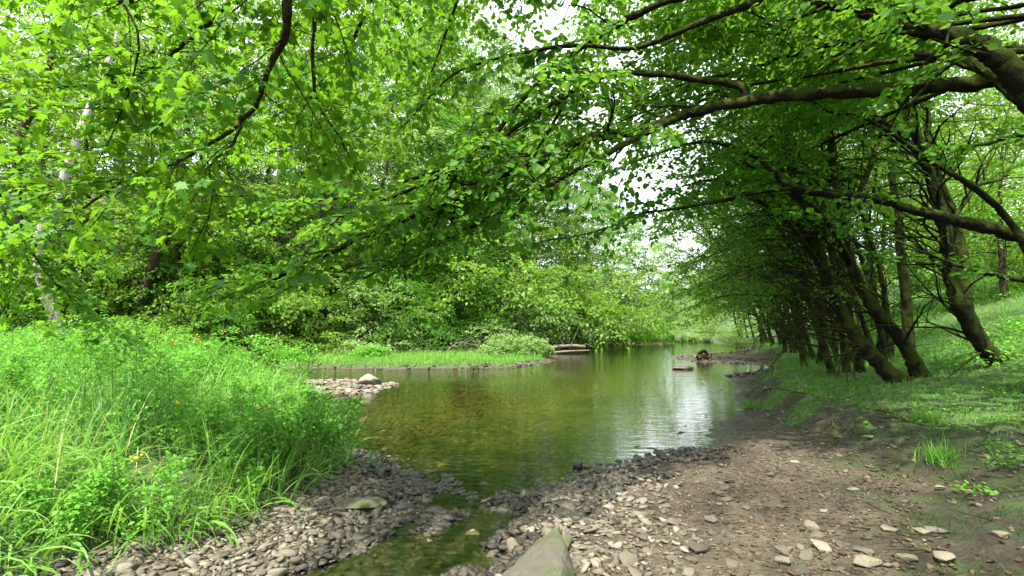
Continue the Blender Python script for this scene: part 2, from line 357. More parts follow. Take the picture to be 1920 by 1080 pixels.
M_ROCK = stonemat('lichened rock', [(.10, .095, .07), (.15, .14, .105)], .9, .3)
M_PALEROCK = stonemat('pale rock', [(.27, .25, .19), (.34, .32, .25)], .9, .2)
M_BED = stonemat('river bed pebbles', [(.12, .082, .03), (.19, .13, .05), (.085, .06, .024), (.27, .20, .09), (.15, .105, .044)], .8)
def simple(name, col, rough=.7, var=.3, sc_=30):
    m, n, b = mat(name); t = n.nodes.new('ShaderNodeTexCoord').outputs['Object']; f = noise(n, t, sc_, 4)
    n.links.new(ramp(n, f, [(.3, tuple(x*(1-var) for x in col)), (.7, tuple(min(1, x*(1+var)) for x in col))]), b.inputs['Base Color']); b.inputs['Roughness'].default_value = rough; return m
M_FLOWER = simple('yellow petals', (.75, .5, .02), .6, .1); M_STEM = simple('green stems', (.10, .20, .035), .6)
M_WHITEFL = simple('white umbels', (.7, .72, .6), .6, .1)

def groundmat():
    m, n, b = mat('ground cover'); t = n.nodes.new('ShaderNodeTexCoord').outputs['Object']
    def att(a): o = n.nodes.new('ShaderNodeAttribute'); o.attribute_name = a; return o.outputs['Fac']
    f1 = noise(n, t, 1.6, 6, .65); f2 = noise(n, t, 22, 6, .7); f3 = noise(n, t, 90, 3, .6)
    vor = n.nodes.new('ShaderNodeTexVoronoi'); vor.inputs['Scale'].default_value = 34; n.links.new(t, vor.inputs[0])
    vs = n.nodes.new('ShaderNodeSeparateColor'); n.links.new(vor.outputs['Color'], vs.inputs[0])
    grav = ramp(n, vs.outputs[0], [(0, (.03, .022, .013)), (.35, (.065, .052, .03)), (.7, (.11, .09, .055)), (1, (.048, .037, .022))])
    sand = ramp(n, f2, [(.3, (.032, .024, .013)), (.7, (.088, .068, .038))])
    beach = mixc(n, ramp(n, f1, [(.42, (0, 0, 0)), (.58, (1, 1, 1))]), grav, sand)
    mud = ramp(n, f2, [(.3, (.010, .008, .004)), (.55, (.034, .027, .013)), (.75, (.075, .060, .030))])
    moss = ramp(n, f3, [(.3, (.012, .022, .004)), (.7, (.045, .07, .010))])
    mud = mixc(n, ramp(n, noise(n, t, 3.2, 6, .7), [(.46, (0, 0, 0)), (.56, (1, 1, 1))]), mud, moss)
    gr = ramp(n, f2, [(.3, (.025, .05, .010)), (.7, (.07, .15, .02))])
    bed = ramp(n, vs.outputs[0], [(0, (.085, .056, .022)), (.5, (.165, .115, .046)), (1, (.25, .18, .08))])
    bed = mixc(n, ramp(n, f1, [(.4, (0, 0, 0)), (.65, (1, 1, 1))]), bed, (.105, .082, .028))
    wood = ramp(n, f2, [(.3, (.022, .016, .008)), (.7, (.07, .055, .028))])
    c = mixc(n, att('mud'), beach, mud); c = mixc(n, att('grass'), c, gr); c = mixc(n, att('forest'), c, wood)
    c = mixc(n, att('wet'), c, mixc(n, 1.0, c, (.28, .26, .24), 'MULTIPLY')); c = mixc(n, att('bed'), c, bed)
    n.links.new(c, b.inputs['Base Color'])
    rr = n.nodes.new('ShaderNodeMapRange'); rr.inputs[3].default_value = .92; rr.inputs[4].default_value = .25; n.links.new(att('wet'), rr.inputs[0]); n.links.new(rr.outputs[0], b.inputs['Roughness'])
    hh = n.nodes.new('ShaderNodeMath'); hh.operation = 'ADD'; n.links.new(f2, hh.inputs[0]); n.links.new(vor.outputs['Distance'], hh.inputs[1])
    bump(n, hh.outputs[0], .7, .03, b); return m
M_GROUND = groundmat()
def watermat():
    m = bpy.data.materials.new('river water'); m.use_nodes = True; n = m.node_tree; n.nodes.clear(); o = n.nodes.new('ShaderNodeOutputMaterial')
    t = n.nodes.new('ShaderNodeTexCoord').outputs['Object']
    mp = n.nodes.new('ShaderNodeMapping'); mp.inputs['Scale'].default_value = (1.0, 3.0, 1); n.links.new(t, mp.inputs[0])
    f = noise(n, mp.outputs[0], 3.2, 3, .5); fb = noise(n, mp.outputs[0], .8, 2, .5)
    at = n.nodes.new('ShaderNodeAttribute'); at.attribute_name = 'riffle'
    fr = noise(n, t, 9, 4, .7)
    m1 = n.nodes.new('ShaderNodeMath'); m1.operation = 'MULTIPLY'; n.links.new(fr, m1.inputs[0]); n.links.new(at.outputs['Fac'], m1.inputs[1])
    m2 = n.nodes.new('ShaderNodeMath'); m2.operation = 'MULTIPLY_ADD'; m2.inputs[1].default_value = 8; n.links.new(m1.outputs[0], m2.inputs[0]); n.links.new(f, m2.inputs[2])
    m3 = n.nodes.new('ShaderNodeMath'); m3.operation = 'MULTIPLY_ADD'; m3.inputs[1].default_value = 1.2; n.links.new(fb, m3.inputs[0]); n.links.new(m2.outputs[0], m3.inputs[2])
    bp = n.nodes.new('ShaderNodeBump'); bp.inputs['Strength'].default_value = .10; bp.inputs['Distance'].default_value = .05; n.links.new(m3.outputs[0], bp.inputs['Height'])
    gl = n.nodes.new('ShaderNodeBsdfGlossy'); gl.inputs['Roughness'].default_value = .02; n.links.new(bp.outputs[0], gl.inputs['Normal'])
    tr = n.nodes.new('ShaderNodeBsdfTransparent'); tr.inputs[0].default_value = (.82, .80, .58, 1)
    fz = n.nodes.new('ShaderNodeFresnel'); fz.inputs[0].default_value = 1.75; n.links.new(bp.outputs[0], fz.inputs['Normal'])
    ms = n.nodes.new('ShaderNodeMixShader'); mr = n.nodes.new('ShaderNodeMapRange'); mr.inputs[1].default_value = 0; mr.inputs[2].default_value = .70; mr.inputs[3].default_value = .04; mr.inputs[4].default_value = 1.0; n.links.new(fz.outputs[0], mr.inputs[0]); n.links.new(mr.outputs[0], ms.inputs[0]); n.links.new(tr.outputs[0], ms.inputs[1]); n.links.new(gl.outputs[0], ms.inputs[2])
    n.links.new(ms.outputs[0], o.inputs[0]); return m
M_WATER = watermat()

# ------------------------------------------------------------------ ground and water
def axis(lo, a, b, hi, s, gr=1.07):
    mid = list(np.arange(a, b, s)); l = []; x = a; st = s
    while x > lo: st *= gr; x -= st; l.append(x)
    r = []; x = b; st = s
    while x < hi: r.append(x); st *= gr; x += st
    return np.array(l[::-1]+mid+r)
xs = axis(-300, -5, 7.5, 320, .055, 1.045); ys = axis(-60, 2.6, 11, 420, .05, 1.03)
GX, GY = np.meshgrid(xs, ys); gx, gy = GX.ravel(), GY.ravel(); gz = land(gx, gy)
nx, ny = len(xs), len(ys)
mb = MB(); i = (np.arange(ny-1)[:, None]*nx+np.arange(nx-1)[None]).ravel(); mb.add(np.stack([gx, gy, gz], 1), np.stack([i, i+1, i+nx+1, i+nx], 1))
ground = mb.build('ground', M_GROUND, None, True); tag(ground, 'stony river bank rising to a grassy slope and wooded hillside', 'ground', kind='structure')
def zones(x, y, z):
    b = segdist(x, y, EDGE, False)+fbm(x+5, y+3, .8, 3)*.22; n1 = fbm(x, y, 1.3, 4)
    bank = segdist(x, y, BANK, False); bd = -segdist(x, y, BED); ds = segdist(x, y, SPIT)
    nearmud = np.where(y < 8, sstep(-.5, .4, b+n1*.5), sstep(-.5, .0, b))
    grass = np.where(b > 0, sstep(.1+.75*sstep(8.2, 5.6, y), .6+1.0*sstep(8.2, 5.6, y), b+n1*.7), 0)
    grass = np.maximum(grass, sstep(.1, .6, bd)*.8); grass = np.maximum(grass, np.where(ds < -.2, .8, 0))
    return b, bank, bd, ds, nearmud, grass
b_, bank_, bd_, ds_, mud_, gra_ = zones(gx, gy, gz)
A = {'mud': np.maximum(mud_, sstep(0, .4, bd_)), 'grass': gra_*(bank_ < 0), 'forest': sstep(-.1, .4, bank_),
     'wet': sstep(.045, .0, gz-.06*np.exp(-(((gx+.35)/.85)**2+((gy-3.9)/1.3)**2))), 'bed': sstep(-.01, -.07, gz)}
for k, v in A.items():
    a = ground.data.attributes.new(k, 'FLOAT', 'POINT'); a.data.foreach_set('value', v.astype(np.float32))
wx = axis(-300, -6, 8, 320, .4, 1.1); wy = axis(2.6, 3, 20, 420, .4, 1.08); WX, WY = np.meshgrid(wx, wy)
keep = None
mb = MB(); nx, ny = len(wx), len(wy); i = (np.arange(ny-1)[:, None]*nx+np.arange(nx-1)[None]).ravel(); mb.add(np.stack([WX.ravel(), WY.ravel(), WX.ravel()*0], 1), np.stack([i, i+1, i+nx+1, i+nx], 1))
water = mb.build('water', M_WATER); tag(water, 'clear brown shallow river reflecting the trees', 'river', kind='structure')
X_, Y_ = WX.ravel(), WY.ravel()
rf = 2.2*np.exp(-(((X_+3.4)/2.2)**2+((Y_-15.6)/1.0)**2))+.22*np.exp(-(((X_+1)/6)**2+((Y_-16.2)/1.3)**2))+.4*np.exp(-(((X_-6.5)/2.2)**2+((Y_-24)/1.5)**2))
a = water.data.attributes.new('riffle', 'FLOAT', 'POINT'); a.data.foreach_set('value', rf.astype(np.float32))

# ------------------------------------------------------------------ stones
def hull(seed, n=16, flat=.5, long=1.3, bev=.0):
    g = np.random.default_rng(seed); bm = bmesh.new(); p = nrm(g.standard_normal((n, 3)))*g.uniform(.8, 1, (n, 1))*np.array([long, 1, flat])*.5
    for q in p: bm.verts.new(q)
    r = bmesh.ops.convex_hull(bm, input=bm.verts)
    bmesh.ops.delete(bm, geom=[v for v in bm.verts if not v.link_faces], context='VERTS')
    if bev:
        bmesh.ops.bevel(bm, geom=list(bm.edges), offset=bev, segments=2, affect='EDGES', profile=.6)
    bmesh.ops.triangulate(bm, faces=bm.faces); bmesh.ops.recalc_face_normals(bm, faces=bm.faces)
    bm.verts.index_update(); v = np.array([q.co[:] for q in bm.verts]); f = np.array([[q.index for q in fa.verts] for fa in bm.faces]); bm.free(); return v, f
HULLS = [hull(s, 13, .35+.3*(s % 3)/2, 1.1+.25*(s % 4)) for s in range(14)]
def scatter_stones(name, mat_, x, y, size, label, sink=.25, parent=None, tilt=.2, zoff=0):
    g = RNG; n = len(x); z = land(x, y)+zoff; mb = MB(); k = g.integers(0, len(HULLS), n); rz = g.uniform(0, 2*np.pi, n)
    size = np.broadcast_to(size, (n,))
    for h, (v, f) in enumerate(HULLS):
        m = np.where(k == h)[0]
        if not len(m): continue
        c, s = np.cos(rz[m]), np.sin(rz[m]); tx, ty = g.normal(0, tilt, (2, len(m)))
        V = v[None]*size[m][:, None, None]*g.uniform(.8, 1.2, (len(m), 1, 3)); X = V[..., 0]*c[:, None]-V[..., 1]*s[:, None]; Y = V[..., 0]*s[:, None]+V[..., 1]*c[:, None]; Z = V[..., 2]+X*tx[:, None]+Y*ty[:, None]
        X += x[m][:, None]; Y += y[m][:, None]; Z += (z[m]+size[m]*(.22-sink*.3))[:, None]
        b = np.arange(len(m))[:, None, None]*len(v); mb.add(np.stack([X, Y, Z], -1).reshape(-1, 3), (f[None]+b).reshape(-1, 3))
    o = mb.build(name, mat_); tag(o, label, 'gravel', kind='stuff'); return o
def area(n, x0, x1, y0, y1, g=RNG): return g.uniform(x0, x1, n), g.uniform(y0, y1, n)
# candidates over the beach, sized by zone
def near_density(x, y): return None
x, y = area(100000, -4.5, 5.2, 2.6, 9.5); 
d = np.where(True, segdist(x, y, RIVER), 0); z = land(x, y); b = segdist(x, y, EDGE, False); bd = -segdist(x, y, BED)
patch = fbm(x, y, 1.1, 3)
u = RNG.random(len(x)); far = np.clip(1.25-y/9, .25, 1)
coarse = sstep(1.5, -.2, x+.3*patch-(y-3)*.2)      # coarse grey shingle to the left and centre, fine tan grit to the right
mid_ = np.exp(-(((x+.35)/.85)**2+((y-3.9)/1.3)**2)); dry = (z > .012+.05*mid_) & (b < .3) & (bd < .25)
m = dry & (u < .62*coarse*far)
scatter_stones('shingle', M_STONE, x[m], y[m], RNG.gamma(4, .0085, m.sum())+.014, 'grey flat pebbles heaped along the near shore')
m = dry & (u > .5) & (u < .5+.48*(1-coarse*.6)*far)
scatter_stones('gravel', M_TAN, x[m], y[m], RNG.gamma(3, .0055, m.sum())+.009, 'fine tan gravel over the beach right of the water')
m = (z > -.13) & (z < .012+.055*mid_) & (d < 2.6) & (y < 6.6) & (bd < .2) & (u < .85*far+.1)
scatter_stones('wet_gravel', M_WET, x[m], y[m], RNG.gamma(5, .009, m.sum())+.02, 'dark wet pebbles at the waterline', .2)
x, y = area(16000, -4, 5.5, 4.6, 17); z = land(x, y); m = (z < -.03)
scatter_stones('bed_gravel', M_BED, x[m], y[m], RNG.gamma(5, .012, m.sum())+.02, 'brown pebbles lying on the river bed', .5)
x, y = area(2600, -8, -2.6, 11.4, 15.2); z = land(x, y); m = (z > -.03) & (segdist(x, y, BED) > -.6)
scatter_stones('bar_gravel', M_STONE, x[m], y[m], RNG.gamma(5, .017, m.sum())+.03, 'pale gravel bar beside the midstream boulder')
x, y = area(22000, -9, 15, 15, 46); z = land(x, y); ds = segdist(x, y, SPIT); m = (z > -.02) & (z < .10) & (segdist(x, y, BANK, False) < 3.0)
scatter_stones('shore_gravel', M_TAN, x[m], y[m], RNG.gamma(3, .022, m.sum())+.02, 'stony margins of the far banks and spits')
x, y = area(9000, 3.2, 10, 2.6, 12); b = segdist(x, y, EDGE, False); m = (b > -.1) & (b < 2.6) & (fbm(x, y, 1.2, 3) > -.3) & (RNG.random(len(x)) < .38*sstep(2.6, .5, b))
scatter_stones('bank_chips', M_STONE, x[m], y[m], RNG.gamma(3, .008, m.sum())+.012, 'small stone chips scattered over the dark muddy bank')

def rockmesh(name, seed, sub=4, rough=.12, cuts=7, dims=(1, 1, 1)):
    g = np.random.default_rng(seed); bm = bmesh.new(); bmesh.ops.create_icosphere(bm, subdivisions=sub, radius=1); v = np.array([q.co[:] for q in bm.verts])
    for k in range(cuts):
        n_ = nrm(g.standard_normal(3)); h = g.uniform(.5, .82); s = v@n_; v = v-np.maximum(s-h, 0)[:, None]*n_*.93
    r = 1+rough*(fbm(v[:, 0]*2+v[:, 2]*1.3+seed, v[:, 1]*2-v[:, 2], 1.2, 5))*.5
    v = v*r[:, None]*np.array(dims)*.5
    for q, c in zip(bm.verts, v): q.co = c
    me = bpy.data.meshes.new(name); bm.to_mesh(me); bm.free(); me.polygons.foreach_set('use_smooth', np.ones(len(me.polygons), bool)); return me
def rock(name, px, py, dims, mat_, label, cat, rz=0, seed=1, sink=.25, rx=0, ry=0, group=None, cuts=7, rough=.12, z0=None):
    X, Y = g0(px, py)
    for _ in range(6):                                    # slide along the sight line to the real ground height
        z = land1(X, Y); k = (H-z)/H; X, Y = [c*k for c in g0(px, py)]
    if z0 is not None: z = z0; k = (H-z)/H; X, Y = [c*k for c in g0(px, py)]
    if name == 'bank_stone':
        v, f = hull(seed+300, 15, 1, 1, .05); mb = MB(); mb.add(v*np.array(dims), f); me = mb.data(name)
    else: me = rockmesh(name, seed, 4, rough, cuts, dims)
    me.materials.append(mat_); o = link(name, me)
    o.location = (X, Y, z+dims[2]*(.5-sink)); o.rotation_euler = (rx, ry, rz); return tag(o, label, cat, group)
# the pointed rock at the camera's feet, built by hand
def pointed_rock():
    bm = bmesh.new(); g = np.random.default_rng(5)
    pts = [(-.36, -.32, -.1), (.15, -.32, -.1), (.18, .26, -.1), (.02, .34, -.1), (-.26, .14, -.1), (-.30, -.28, .03), (-.12, -.31, .09), (.09, -.31, .15), (.13, -.04, .20), (.11, .20, .24), (.02, .27, .13), (-.06, .04, .15), (-.21, -.02, .05), (.17, -.1, .08), (.17, .2, .1)]
    for p in pts: bm.verts.new(p)
    bmesh.ops.convex_hull(bm, input=bm.verts); bmesh.ops.delete(bm, geom=[v for v in bm.verts if not v.link_faces], context='VERTS')
    bmesh.ops.triangulate(bm, faces=bm.faces)
    for k in range(4):
        bmesh.ops.subdivide_edges(bm, edges=[e for e in bm.edges if e.calc_length() > .022], cuts=1); bmesh.ops.triangulate(bm, faces=bm.faces)
        if k > 1: bmesh.ops.smooth_vert(bm, verts=bm.verts, factor=.5, use_axis_x=True, use_axis_y=True, use_axis_z=True)
    for v in bm.verts:
        c = v.co; f = float(fbm(np.array([c.x*1.6+c.z*2]), np.array([c.y*1.6-c.z]), 4, 5)[0]); v.co = c*(1+.085*f); v.co.z *= 1.02
    me = bpy.data.meshes.new('pointed_rock'); bm.to_mesh(me); bm.free(); me.materials.append(M_ROCK); o = link('pointed_rock', me)
    X, Y = g0(1000, 1085); o.location = (X+.03, 3.02, land1(.1, 3.1)+.03); return tag(o, 'large pointed grey rock with lichen at the bottom edge of the shingle', 'rock')
pointed_rock()
rock('rock', 1052, 1022, (.20, .26, .10), M_ROCK, 'rounded grey stone lying against the pointed rock', 'stone', .3, 12)
rock('slab_rock', 678, 952, (.44, .26, .10), M_ROCK, 'flat wide slab of grey rock on the left shingle by the puddle', 'rock', .1, 21, .2)
rock('boulder', 693, 722, (.66, .5, .45), M_PALEROCK, 'pale boulder standing in the riffle at the end of the gravel bar', 'boulder', .2, 31, .3, cuts=10)
rock('rock', 1083, 876, (.15, .13, .09), M_WET, 'small dark wet stone alone in the shallow water', 'stone', .4, 41, .3, z0=0)
rock('rock', 1277, 692, (.85, .45, .22), M_WET, 'flat dark rock breaking the water below the driftwood', 'rock', .0, 43, .35, z0=0)
rock('rock', 882, 1008, (.16, .12, .08), M_STONE, 'pale grey oval stone left of the pointed rock', 'stone', .2, 44)
rock('rock', 962, 1030, (.09, .20, .06), M_STONE, 'narrow upright grey stone just left of the pointed rock', 'stone', .5, 45, .2, rx=.4)
rock('rock', 735, 925, (.14, .09, .07), M_WET, 'dark angular stone on the edge of the slack water', 'stone', 1, 46)
rock('rock', 1370, 905, (.13, .1, .07), M_WET, 'dark stone alone on the brown beach', 'stone', .3, 47)
rock('rock', 1446, 893, (.12, .1, .06), M_STONE, 'brown stone above the sunlit patch of beach', 'stone', .9, 48)
for i, (px, py, w_, lab) in enumerate([(1755, 998, .2, 'broad pale flat stone on the lower muddy bank'), (1663, 995, .16, 'pale flat stone among the chips at the beach edge'), (1628, 1060, .22, 'thick tan stone at the bottom of the muddy bank'),
        (1876, 1006, .16, 'pale oval stone lying alone in the dark moss'), (1768, 1050, .2, 'long pale stone near the lower right grass'), (1700, 1050, .17, 'rough grey stone between two pale ones at the bank foot'),
        (1630, 822, .18, 'thin pale slab halfway up the muddy bank'), (1688, 858, .17, 'tilted pale slab right of the thin one on the muddy bank'), (1576, 856, .10, 'small pale block on the upper muddy bank'),
        (1600, 920, .13, 'pale cracked stone in the middle of the muddy bank'), (1490, 868, .13, 'pale chip at the top of the sunlit beach'), (1763, 916, .13, 'pale stone beside the mossy hollow'), (1724, 1000, .15, 'small tan stone next to the broad flat one'), (1545, 960, .10, 'thin pale shard where beach meets mud')]):
    rock('bank_stone', px, py, (w_*.95, w_*.55, w_*.34), M_CHIP, lab, 'stone', random.uniform(-.5, .5), 60+i, .2, group='pale stones on the muddy bank')
# the larger shingle stones, each an object of its own
pal = [('pebble', hull(200+s, 15, .38+.1*(s % 3), 1.15+.12*(s % 4), .035)) for s in range(9)]
protos = []
for nm, (v, f) in pal:
    for M_, tagc in ((M_STONE, 'grey'), (M_WET, 'wet')):
        mb = MB(); mb.add(v, f); me = mb.data('shingle_stone', False); me.materials.append(M_); protos.append((me, tagc))
cnt = 0; tried = 0; placed = []
LAB = {'grey': 'one of the palm-sized dry grey stones scattered over the near shingle', 'wet': 'one of the dark wet stones half sunk at the near waterline'}
while cnt < 230 and tried < 9000:
    tried += 1; yy = 2.9+abs(random.gauss(0, 1.35)); xx = random.uniform(-2.9, 2.2)
    zz = land1(xx, yy)
    if zz < -.09 or yy > 6.6 or abs(xx) > yy*1.02: continue
    if segdist(np.array([xx]), np.array([yy]), BED)[0] < .05: continue
    if xx > 1.2 and random.random() < .6: continue
    s = random.uniform(.055, .12)*(1.35 if random.random() < .12 else 1)
    if any((xx-a)**2+(yy-b)**2 < (s*.55+c*.55)**2 for a, b, c in placed): continue
    if abs(xx) < .55 and yy < 3.35 and xx > -.3: continue
    placed.append((xx, yy, s)); kind_ = 'wet' if zz < .014+.055*math.exp(-(((xx+.35)/.85)**2+((yy-3.9)/1.3)**2)) else 'grey'
    me = random.choice([p for p, t in protos if t == kind_]); o = link('shingle_stone' if kind_ == 'grey' else 'wet_stone', me); o.location = (xx, yy, zz+s*.13); o.scale = (s, s*random.uniform(.8, 1.1), s)
    o.rotation_euler = (random.gauss(0, .15), random.gauss(0, .15), random.uniform(0, 6.28)); tag(o, LAB[kind_], 'stone', 'dry shingle stones' if kind_ == 'grey' else 'wet waterline stones'); cnt += 1

# ------------------------------------------------------------------ grass and herbs
def blades(mb, x, y, z, L, wd, lean, az, segs=4, curl=1.0, g=RNG):
    n = len(x); t = np.linspace(0, 1, segs+1); az = np.broadcast_to(az, (n,)); dx, dy = np.cos(az), np.sin(az); px_, py_ = -dy, dx
    ang = lean[:, None]*(.25+curl*t[None]**1.3)              # angle from vertical grows along the blade
    st = L[:, None]/segs; h = np.concatenate([np.zeros((n, 1)), np.cumsum(np.sin(ang[:, 1:])*st, 1)], 1); v = np.concatenate([np.zeros((n, 1)), np.cumsum(np.cos(ang[:, 1:])*st, 1)], 1)
    wv = wd[:, None]*(.55+.45*np.sin(np.pi*np.clip(t*.9+.1, 0, 1)))[None]*(1-t[None]**2.5*.97)*.5
    C = np.stack([x[:, None]+dx[:, None]*h, y[:, None]+dy[:, None]*h, z[:, None]+v], -1); S = np.stack([px_, py_, np.zeros(n)], -1)[:, None]
    tw = g.normal(0, .5, n)[:, None, None]; S = nrm(S+tw*np.array([0, 0, 1.]))
    V = np.stack([C-S*wv[..., None], C+S*wv[..., None]], 2).reshape(n, -1, 3); k = 2*(segs+1)
    f = np.array([[2*i, 2*i+1, 2*i+3, 2*i+2] for i in range(segs)])[None]+np.arange(n)[:, None, None]*k
    mb.add(V.reshape(-1, 3), f.reshape(-1, 4))
def herbplants(lf, stm, x, y, z, hgt, size=.038, nl=64, g=RNG):
    n = len(x); lean = g.normal(0, .14, (n, 2)); 
    top = np.stack([x+lean[:, 0]*hgt, y+lean[:, 1]*hgt, z+hgt], 1); bot = np.stack([x, y, z], 1); prisms(stm, bot, top, .006, .003)
    t = g.beta(1.8, 1.25, (n, nl)); a = g.uniform(0, 2*np.pi, (n, nl)); r = g.uniform(.03, .28, (n, nl))*(1.15-t)*np.minimum(hgt, 1)[:, None]*1.1+.02
    pos = bot[:, None]+(top-bot)[:, None]*t[..., None]; out_ = np.stack([np.cos(a), np.sin(a), np.zeros_like(a)], -1)
    sp = pos+out_*r[..., None]; sp[..., 2] += .25*r-.5*r*r; m = g.random((n, nl)) < .3; prisms(stm, pos[m], sp[m], .0022, .0015)
    # leaflets in threes and fives round each leaf tip
    P_ = []; D_ = []; N_ = []
    for k in range(5):
        o = g.normal(0, size*.6, sp.shape); P_.append((sp+o).reshape(-1, 3)); D_.append((out_+g.normal(0, .6, sp.shape)).reshape(-1, 3)); N_.append((np.array([0, 0, 1.])+out_*.2+g.normal(0, .4, sp.shape)).reshape(-1, 3))
    P_ = np.concatenate(P_); leaves(lf, P_, np.concatenate(D_), np.concatenate(N_), size*g.uniform(.6, 1.3, len(P_)), 'diamond', .95)
g = RNG
# tall bed on the left
x, y = area(48000, -17, -1.8, 2.2, 14); bd = -segdist(x, y, BED); tall = sstep(0, 2.2, bd+.2)
keepm = (bd > -.05) & (x > -y*1.08-.6) & (y > 2.3) & (g.random(len(x)) < np.clip(1.5-y/9, .3, 1)); x, y, bd, tall = x[keepm], y[keepm], bd[keepm], tall[keepm]
z = land(x, y); cl = fbm(x, y, 1.1, 3); n = len(x)
mb = MB(); az = 2.6+fbm(x, y, .8, 2)*1.8+g.normal(0, .7, n); az = np.where(y < 4.4, -.5+g.normal(0, .6, n), az); front = sstep(4.8, 3.4, y)
m = (cl+g.normal(0, .4, n)) > -.25
blades(mb, x[m], y[m], z[m], (g.uniform(.4, .85, n)+.3*tall)[m], g.uniform(.007, .021, n)[m], (g.uniform(.5, 2.4, n)+.5*front)[m], az[m], 6)
tag(mb.build('grass', M_GRASS), 'long arching bright green grass of the left bank', 'grass', kind='stuff')
x, y = area(2100, -17, -1.9, 2.6, 13.6); bd = -segdist(x, y, BED); cl = fbm(x+3, y, .7, 3)
m = (bd > .15) & (x > -y*1.08-.6) & ((cl+g.normal(0, .4, len(x))+.12*np.minimum(y-6, 2)) > -.1); x, y, bd = x[m], y[m], bd[m]
hg = .32+.8*sstep(.2, 2.5, bd)*g.uniform(.5, 1.25, len(x)); lf = MB(); stm = MB(); herbplants(lf, stm, x, y, land(x, y), hg)
tag(lf.build('herb_undergrowth', M_HERB), 'mass of feathery green herbs mixed into the left bank grass', 'undergrowth', kind='stuff'); tag(stm.build('herb_stalks', M_STEM), 'thin green stalks under the left bank herbs', 'stalks', kind='stuff')
x, y = area(900, -12, -1.9, 2.6, 10); m = -segdist(x, y, BED) > .1; x, y = x[m], y[m]; n = len(x); M_STRAW = simple('dry straw', (.36, .28, .13), .8)
mb = MB(); blades(mb, x, y, land(x, y), g.uniform(.4, .9, n), g.uniform(.004, .009, n), g.uniform(.3, 2.4, n), g.uniform(0, 6.28, n), 5); tag(mb.build('dry_grass', M_STRAW), 'dry straw coloured stalks mixed through the left bank grass', 'grass', kind='stuff')
# single plants that stand out of the bed
def herb(px, py, Y, top, label, flowers=8, mat_=M_HERB, fl=M_FLOWER, size=.06, spread=.2, n_st=5):
    X = (px-960)/F*Y; z = land1(X, Y); hgt = max(.4, P(px, top, Y)[2]-z)
    r = empty('flowering_herb', (X, Y, z), label, 'plant', 'tall herbs standing out of the left bank'); lf = MB(); st = MB(); fb = MB()
    xx = g.normal(0, spread, n_st); yy = g.normal(0, spread, n_st); hh = hgt*g.uniform(.75, 1, n_st); hh[0] = hgt; xx[0] = 0; yy[0] = 0
    herbplants(lf, st, xx, yy, np.zeros(n_st), hh, size, 34)
    build2('foliage', lf, mat_, st, M_STEM, r)
    flowers = (flowers+1)//3
    if flowers:
        P_ = np.stack([g.normal(0, spread, flowers), g.normal(0, spread, flowers), hgt*g.uniform(.8, 1.05, flowers)], 1); q = np.repeat(P_, 9, 0)+g.normal(0, .012, (flowers*9, 3))
        leaves(fb, q, g.normal(0, 1, q.shape)*[1, 1, .2], np.array([0, 0, 1.])+g.normal(0, .3, q.shape), .022, 'oval'); fb.build('blossom', fl, r)
    return r
herb(395, 640, 8.4, 618, 'tall herb with yellow blossoms rising over the right end of the bed'); herb(350, 690, 7.2, 640, 'yellow flowered herb in front of the tallest one', 7)
herb(60, 640, 8.5, 615, 'orange yellow flower heads in the far left herbs', 16); herb(140, 610, 8.2, 590, 'pale umbel topped herb highest at the left', 10, M_HERB, M_WHITEFL)
herb(280, 700, 6.2, 680, 'orange flowered herb in the middle of the long grass', 6); herb(385, 780, 5.2, 750, 'low herb with small yellow blossoms below the iris blades', 6)
herb(500, 660, 9.0, 628, 'leafy herb at the water end of the left bed', 3); herb(600, 800, 5.6, 735, 'dark green bushy herb overhanging the gravel at the bed corner', 3, M_TURF, M_FLOWER, .055, .3, 12)
herb(480, 850, 4.9, 770, 'dense green herb behind the leaning grass at the gravel edge', 2, M_TURF, M_FLOWER, .05, .25, 9); herb(230, 930, 3.6, 850, 'low leafy herb at the near corner of the bed', 2, M_HERB, M_FLOWER, .035, .16, 8)
herb(560, 640, 10.5, 640, 'small herb beside the narrow channel', 2)
def tuft(name, px, py, n, L, wd, label, cat, mat_=M_IRIS, spread=.08, lean=(.05, .5), Yfix=None, az=None):
    X, Y = g0(px, py)
    for _ in range(6): k = (H-land1(X, Y))/H; X, Y = [c*k for c in g0(px, py)]
    if Yfix: X, Y = (px-960)/F*Yfix, Yfix
    mb = MB(); a = g.uniform(0, 6.28, n) if az is None else g.normal(az, .7, n)
    blades(mb, g.normal(0, spread, n), g.normal(0, spread, n), np.zeros(n)-.02, L*g.uniform(.6, 1.1, n), wd*g.uniform(.7, 1.2, n), g.uniform(*lean, n), a, 5)
    o = mb.build(name, mat_); o.location = (X, Y, land1(X, Y)); return tag(o, label, cat)
tuft('iris_clump', 235, 830, 16, 1.05, .032, 'clump of broad upright iris blades in the middle of the left bed', 'iris', spread=.22, lean=(.05, .75), Yfix=5.2)
tuft('iris_clump', 275, 800, 6, 1.4, .034, 'few long iris blades leaning right over the bed', 'iris', spread=.06, lean=(.5, .75), Yfix=5.0, az=.3)
tuft('sedge_tuft', 385, 935, 26, .42, .010, 'small bright tuft of grass alone on the shingle edge', 'grass tuft', M_GRASS, .05, (.1, 1.1))
tuft('sedge_tuft', 470, 925, 40, .45, .009, 'spreading tuft of grass right of the smaller one on the shingle edge', 'grass tuft', M_GRASS, .09, (.2, 1.4))
tuft('sedge_tuft', 1762, 862, 130, .30, .007, 'rounded tuft of dark grass standing on the muddy bank', 'grass tuft', M_TURF, .07, (.2, 1.5))
tuft('sedge_tuft', 1735, 795, 90, .26, .007, 'looser tuft of grass above the rounded one on the bank', 'grass tuft', M_TURF, .12, (.2, 1.5))
